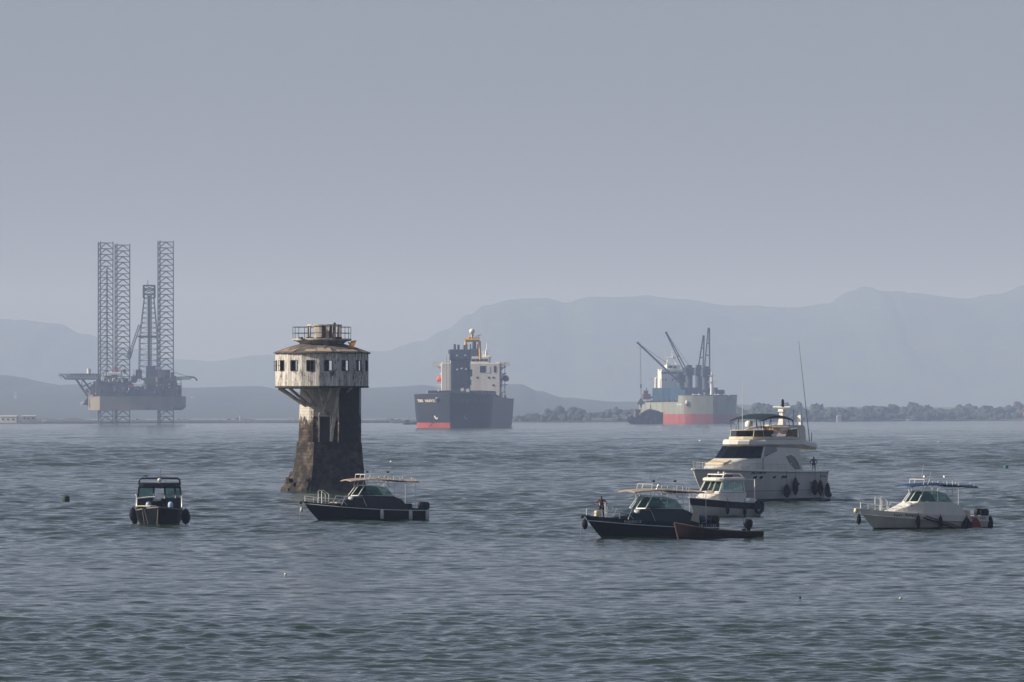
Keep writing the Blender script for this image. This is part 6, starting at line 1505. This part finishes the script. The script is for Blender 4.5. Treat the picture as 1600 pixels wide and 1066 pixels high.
# ---------------------------------------------------------------- far shore, its trees and sheds; floats on the water
def shore():
    mb = MB(); cols = []
    prof_base = [(-900, 663.4), (-400, 662.6), (0, 662.4), (400, 661.4), (800, 660.2), (1100, 659.6), (1600, 657.6), (2000, 657)]
    prof_top = [(-900, 646), (-400, 646), (0, 651), (100, 655), (250, 657), (400, 656), (600, 657), (800, 653), (900, 648), (1100, 646), (1600, 644), (2000, 643)]
    px = -900; k = 0
    while px <= 2500:
        a = interp(prof_base, px); Y0 = sea_y(a); X = (px-800)/F
        top = CAMH-(interp(prof_top, px)-HOR)/F*(Y0+500)
        top = max(2.5, top)
        cols.append([(X*Y0, Y0, -1.0), (X*Y0, Y0+4, .8), (X*(Y0+150), Y0+150, 1.6+top*.2), (X*(Y0+500), Y0+500, top+noise.noise(Vector((px*.03, 0, 0)))*2), (X*(Y0+1500), Y0+1500, 1.0)]); px += 4
    n = 5; mb.add([p for c in cols for p in c], [(i*n+j, (i+1)*n+j, (i+1)*n+j+1, i*n+j+1) for i in range(len(cols)-1) for j in range(n-1)], 0, True)
    o = mb.build('shore', new_mat('shore_ground', (.040, .050, .038), .95, var=.8, var_scale=.02, var_col=(.10, .09, .07)), fix=False); tag(o, kind='structure')
    # trees along it: each crown a few ragged lumps, far too many and too far to tell apart
    rnd = random.Random(12); mb = MB()
    hprof = [(-400, 5), (0, 4.5), (180, 4.5), (400, 4.5), (520, 4), (620, 4), (790, 8), (850, 18), (880, 20), (960, 17), (1010, 15), (1080, 20), (1200, 27), (1290, 26), (1345, 27), (1400, 24), (1500, 25), (1570, 24), (1590, 27), (1940, 29)]
    def ico():
        bm = bmesh.new(); bmesh.ops.create_icosphere(bm, subdivisions=2, radius=1); v = [q.co.copy() for q in bm.verts]; f = [[q.index for q in p.verts] for p in bm.faces]; bm.free(); return v, f
    V, Fc = ico()
    for layer, (off, sc, cnt) in enumerate(((60, .5, 800), (260, .75, 760), (480, 1.0, 860))):
        for _ in range(cnt):
            px = rnd.uniform(-600, 2200); Y0 = sea_y(interp(prof_base, px))+off+rnd.uniform(-40, 60); h = interp(hprof, px)*.68*sc*rnd.uniform(.55, 1.12)
            if noise.noise(Vector((px*.02, layer*3.1, 1))) < -.12: h *= .72
            X = (px-800)/F*Y0; r = h*rnd.uniform(.28, .5); s = Vector((rnd.uniform(0, 99), rnd.uniform(0, 99), 0))
            for q in range(rnd.choice((2, 3, 4, 5))):
                rr = r*rnd.uniform(.55, 1); cx, cz = X+rnd.uniform(-1.1, 1.1)*r, h-rr*rnd.uniform(.6, 1.6)
                mb.add([Vector((cx+v.x*rr*1.15*(1+.7*noise.noise(v*2.9+s)), Y0+v.y*rr, max(-1, cz+v.z*rr*(1+.8*noise.noise(v*3.3+s))))) for v in V], Fc)
            mb.tube([(X, Y0, -1), (X, Y0, h*.7)], .5, 4)
    o = mb.build('shore_trees', new_mat('far_foliage', (.032, .046, .044), .95, var=.6, var_scale=.08, var_col=(.05, .062, .045)), fix=False); tag(o, kind='stuff')
    # sheds and houses
    Mw = new_mat('pale_wall', (.55, .55, .52), .8); Mr = new_mat('pale_roof', (.42, .44, .45), .8); Mwn = new_mat('dark_opening', (.04, .04, .045), .8)
    def house(px, py, w, h, label, pitch=.3, grp='buildings on the far shore', YY=None, nm='shore_building', dY=-25):
        Y = YY or sea_y(interp(prof_base, px))+500+dY; kk = Y/F; p = at(px, py, Y)
        W_, H_ = w*kk, h*kk; e = empty(nm, (p.x, Y, p.z-H_), R(rnd.uniform(-12, 12)), label, 'building', grp)
        m_ = MB(); m_.box((0, 0, H_/2-4), (W_, W_*.45, H_+8)); wl = m_.build('wall', Mw, e)
        m_ = MB(); r = W_*.52; d = W_*.26; m_.loft([[(-r, -d, H_), (-r, d, H_), (-r, 0, H_+W_*.22*pitch)], [(r, -d, H_), (r, d, H_), (r, 0, H_+W_*.22*pitch)]], True, True); m_.build('roof', Mr, e)
        for i in range(3): m_ = MB(); m_.box((W_*(-.3+.3*i), -W_*.225-.15, H_*.45), (W_*.10, .3, H_*.35)); m_.build('window', Mwn, e)
    house(14, 651, 27, 8, 'long low pale shed at the water\'s edge, at the far left', dY=-480)
    house(45, 650.5, 22, 6, 'low pale shed right of the long one on the left shore', dY=-470)
    house(24, 613, 4, 5, 'small bright white house high on the left hillside', YY=10100)
    house(70, 657, 8, 3, 'tiny pale shed between the left sheds and the rig', dY=-470)
    house(131, 630, 9, 5, 'pale slanting building behind the helicopter deck of the rig', YY=9760, pitch=1)
    house(330, 621, 20, 2.5, 'long pale roof on the low hills between the rig and the tower', YY=10320)
    house(300, 620.5, 6, 2, 'short pale roof just right of the rig crane tip', YY=10320)
    house(1311, 650, 7, 1.8, 'pale low roof in the trees right of the white yacht', dY=-540)
    house(1420, 655.5, 7, 2.6, 'small pale hut at the foot of the right shore trees', dY=-520)
    e = empty('marker_post', (at(375, 650, 5300).x, 5300, 0), 0, 'thin pale post on the shore between the rig and the tower', 'post')
    m_ = MB(); m_.tube([(0, 0, -1), (0, 0, 7)], .5, 6); m_.build('pole', Mw, e); m_ = MB(); m_.box((0, 0, 7), (1.5, 1.5, 1.2)); m_.build('top_mark', Mw, e)
shore()
def edge_ship():
    Y = 6650.0; root = root_at('coaster', 1617, Y, 180, 'red and brown ship cut off by the right edge of the picture', 'ship')
    H = Hull(46, 9, 4.6, 3.6, 1.5, 3, tb=.5, pw=2.2, e0=.15, flare=.3, n=22, m=8)
    H.shell('hull', band_mat('pinkish_red_hull', [(-9, (.42, .12, .10)), (3.2, (.10, .05, .06))], .7, .4, .2), root); H.deck('deck', M_deckdark, root, .2)
    m_ = MB(); m_.box((8, 0, 7.5), (11, 6, 6), bev=.3); m_.box((6, 0, 11.3), (7, 5, 2), bev=.2); m_.build('wheelhouse', new_mat('orange_brown_house', (.42, .16, .08), .7), root)
    m_ = MB(); m_.box((6.5, 0, 12.7), (8.4, 6, .5)); m_.box((9, 0, 10.3), (12, 7, .4)); m_.build('roof', M_shipwhite, root)
    m_ = MB()
    for i in range(6): m_.box((14+i*1.2, 0, 4.9+.5*(i % 2)), (1.3, 5, 2.2+.8*(i % 3)))
    m_.build('deck_gear', new_mat('dark_green_gear', (.03, .06, .05), .8), root)
edge_ship()

def buoy(nm, px, py, r, mat, label, cat='buoy', shape='barrel', grp='floats on the water'):
    Y = sea_y(py); p = at(px, py, Y); e = empty(nm, (p.x, Y, .08), R(random.uniform(0, 180)), label, cat, grp); mb = MB()
    if shape == 'barrel': mb.lathe([(r*.55, -r*.8), (r*.95, -r*.5), (r, 0), (r, r*.9), (r*.9, r*1.25), (r*.3, r*1.4)], 16)
    elif shape == 'cone': mb.lathe([(r*.6, -r*.5), (r, -.1), (r*1.0, r*.4), (r*.55, r*1.1), (r*.5, r*1.7), (r*.1, r*1.9)], 14)
    else: mb.sphere((0, 0, r*.25), r, 12, sc=(1, 1, .85))
    mb.build('float', mat, e)
    mb = MB(); mb.tube([(.06*r*math.cos(a)*3, 0, r*(1.35 if shape != 'ball' else 1.05)+.18*r*math.sin(a)) for a in [math.pi*i/6 for i in range(7)]], .05*r, 5); mb.build('lifting_ring', M_darktube, e)
Mdg = new_mat('dark_green_float', (.015, .03, .022), .7, var=.5, var_scale=2)
buoy('mooring_buoy', 103, 784, .42, Mdg, 'dark green mooring buoy floating on its own left of the bow-on workboat')
buoy('mooring_buoy', 1572, 733, .42, new_mat('teal_green_float', (.01, .12, .10), .6), 'teal green mooring buoy near the right edge of the picture', shape='barrel')
Mwf = new_mat('white_foam_float', (.75, .75, .7), .6); Mbk = new_mat('black_float', (.015, .015, .02), .7)
for px, py, r, m, lab in ((156, 718, .22, Mbk, 'tiny black float left of the bow-on workboat, the left one of a pair'), (210, 719, .26, Mbk, 'tiny black float behind the bow-on workboat, the right one of a pair'), (446, 900, .085, Mwf, 'tiny white float alone in the open water below the tower'), (611, 723, .28, Mwf, 'small white float just right of the tower'),
        (457, 704, .24, new_mat('blue_float', (.02, .06, .22), .6), 'small blue float just left of the tower'), (1094, 690, .45, Mwf, 'small white float between the grey-green ship and the yacht'), (1427, 690, .35, Mbk, 'tiny black float on the right, above the white cruiser'), (1466, 692, .35, Mwf, 'tiny white float on the right, above the white cruiser'),
        (1407, 938, .08, new_mat('lime_float', (.45, .6, .35), .6), 'tiny pale green float in the near water at lower right'), (1250, 937, .08, Mdg, 'tiny dark green float in the near water, lower centre right'), (435, 816, .001, Mbk, '')):
    if lab: buoy('float', px, py, r, m, lab, 'float', 'ball')
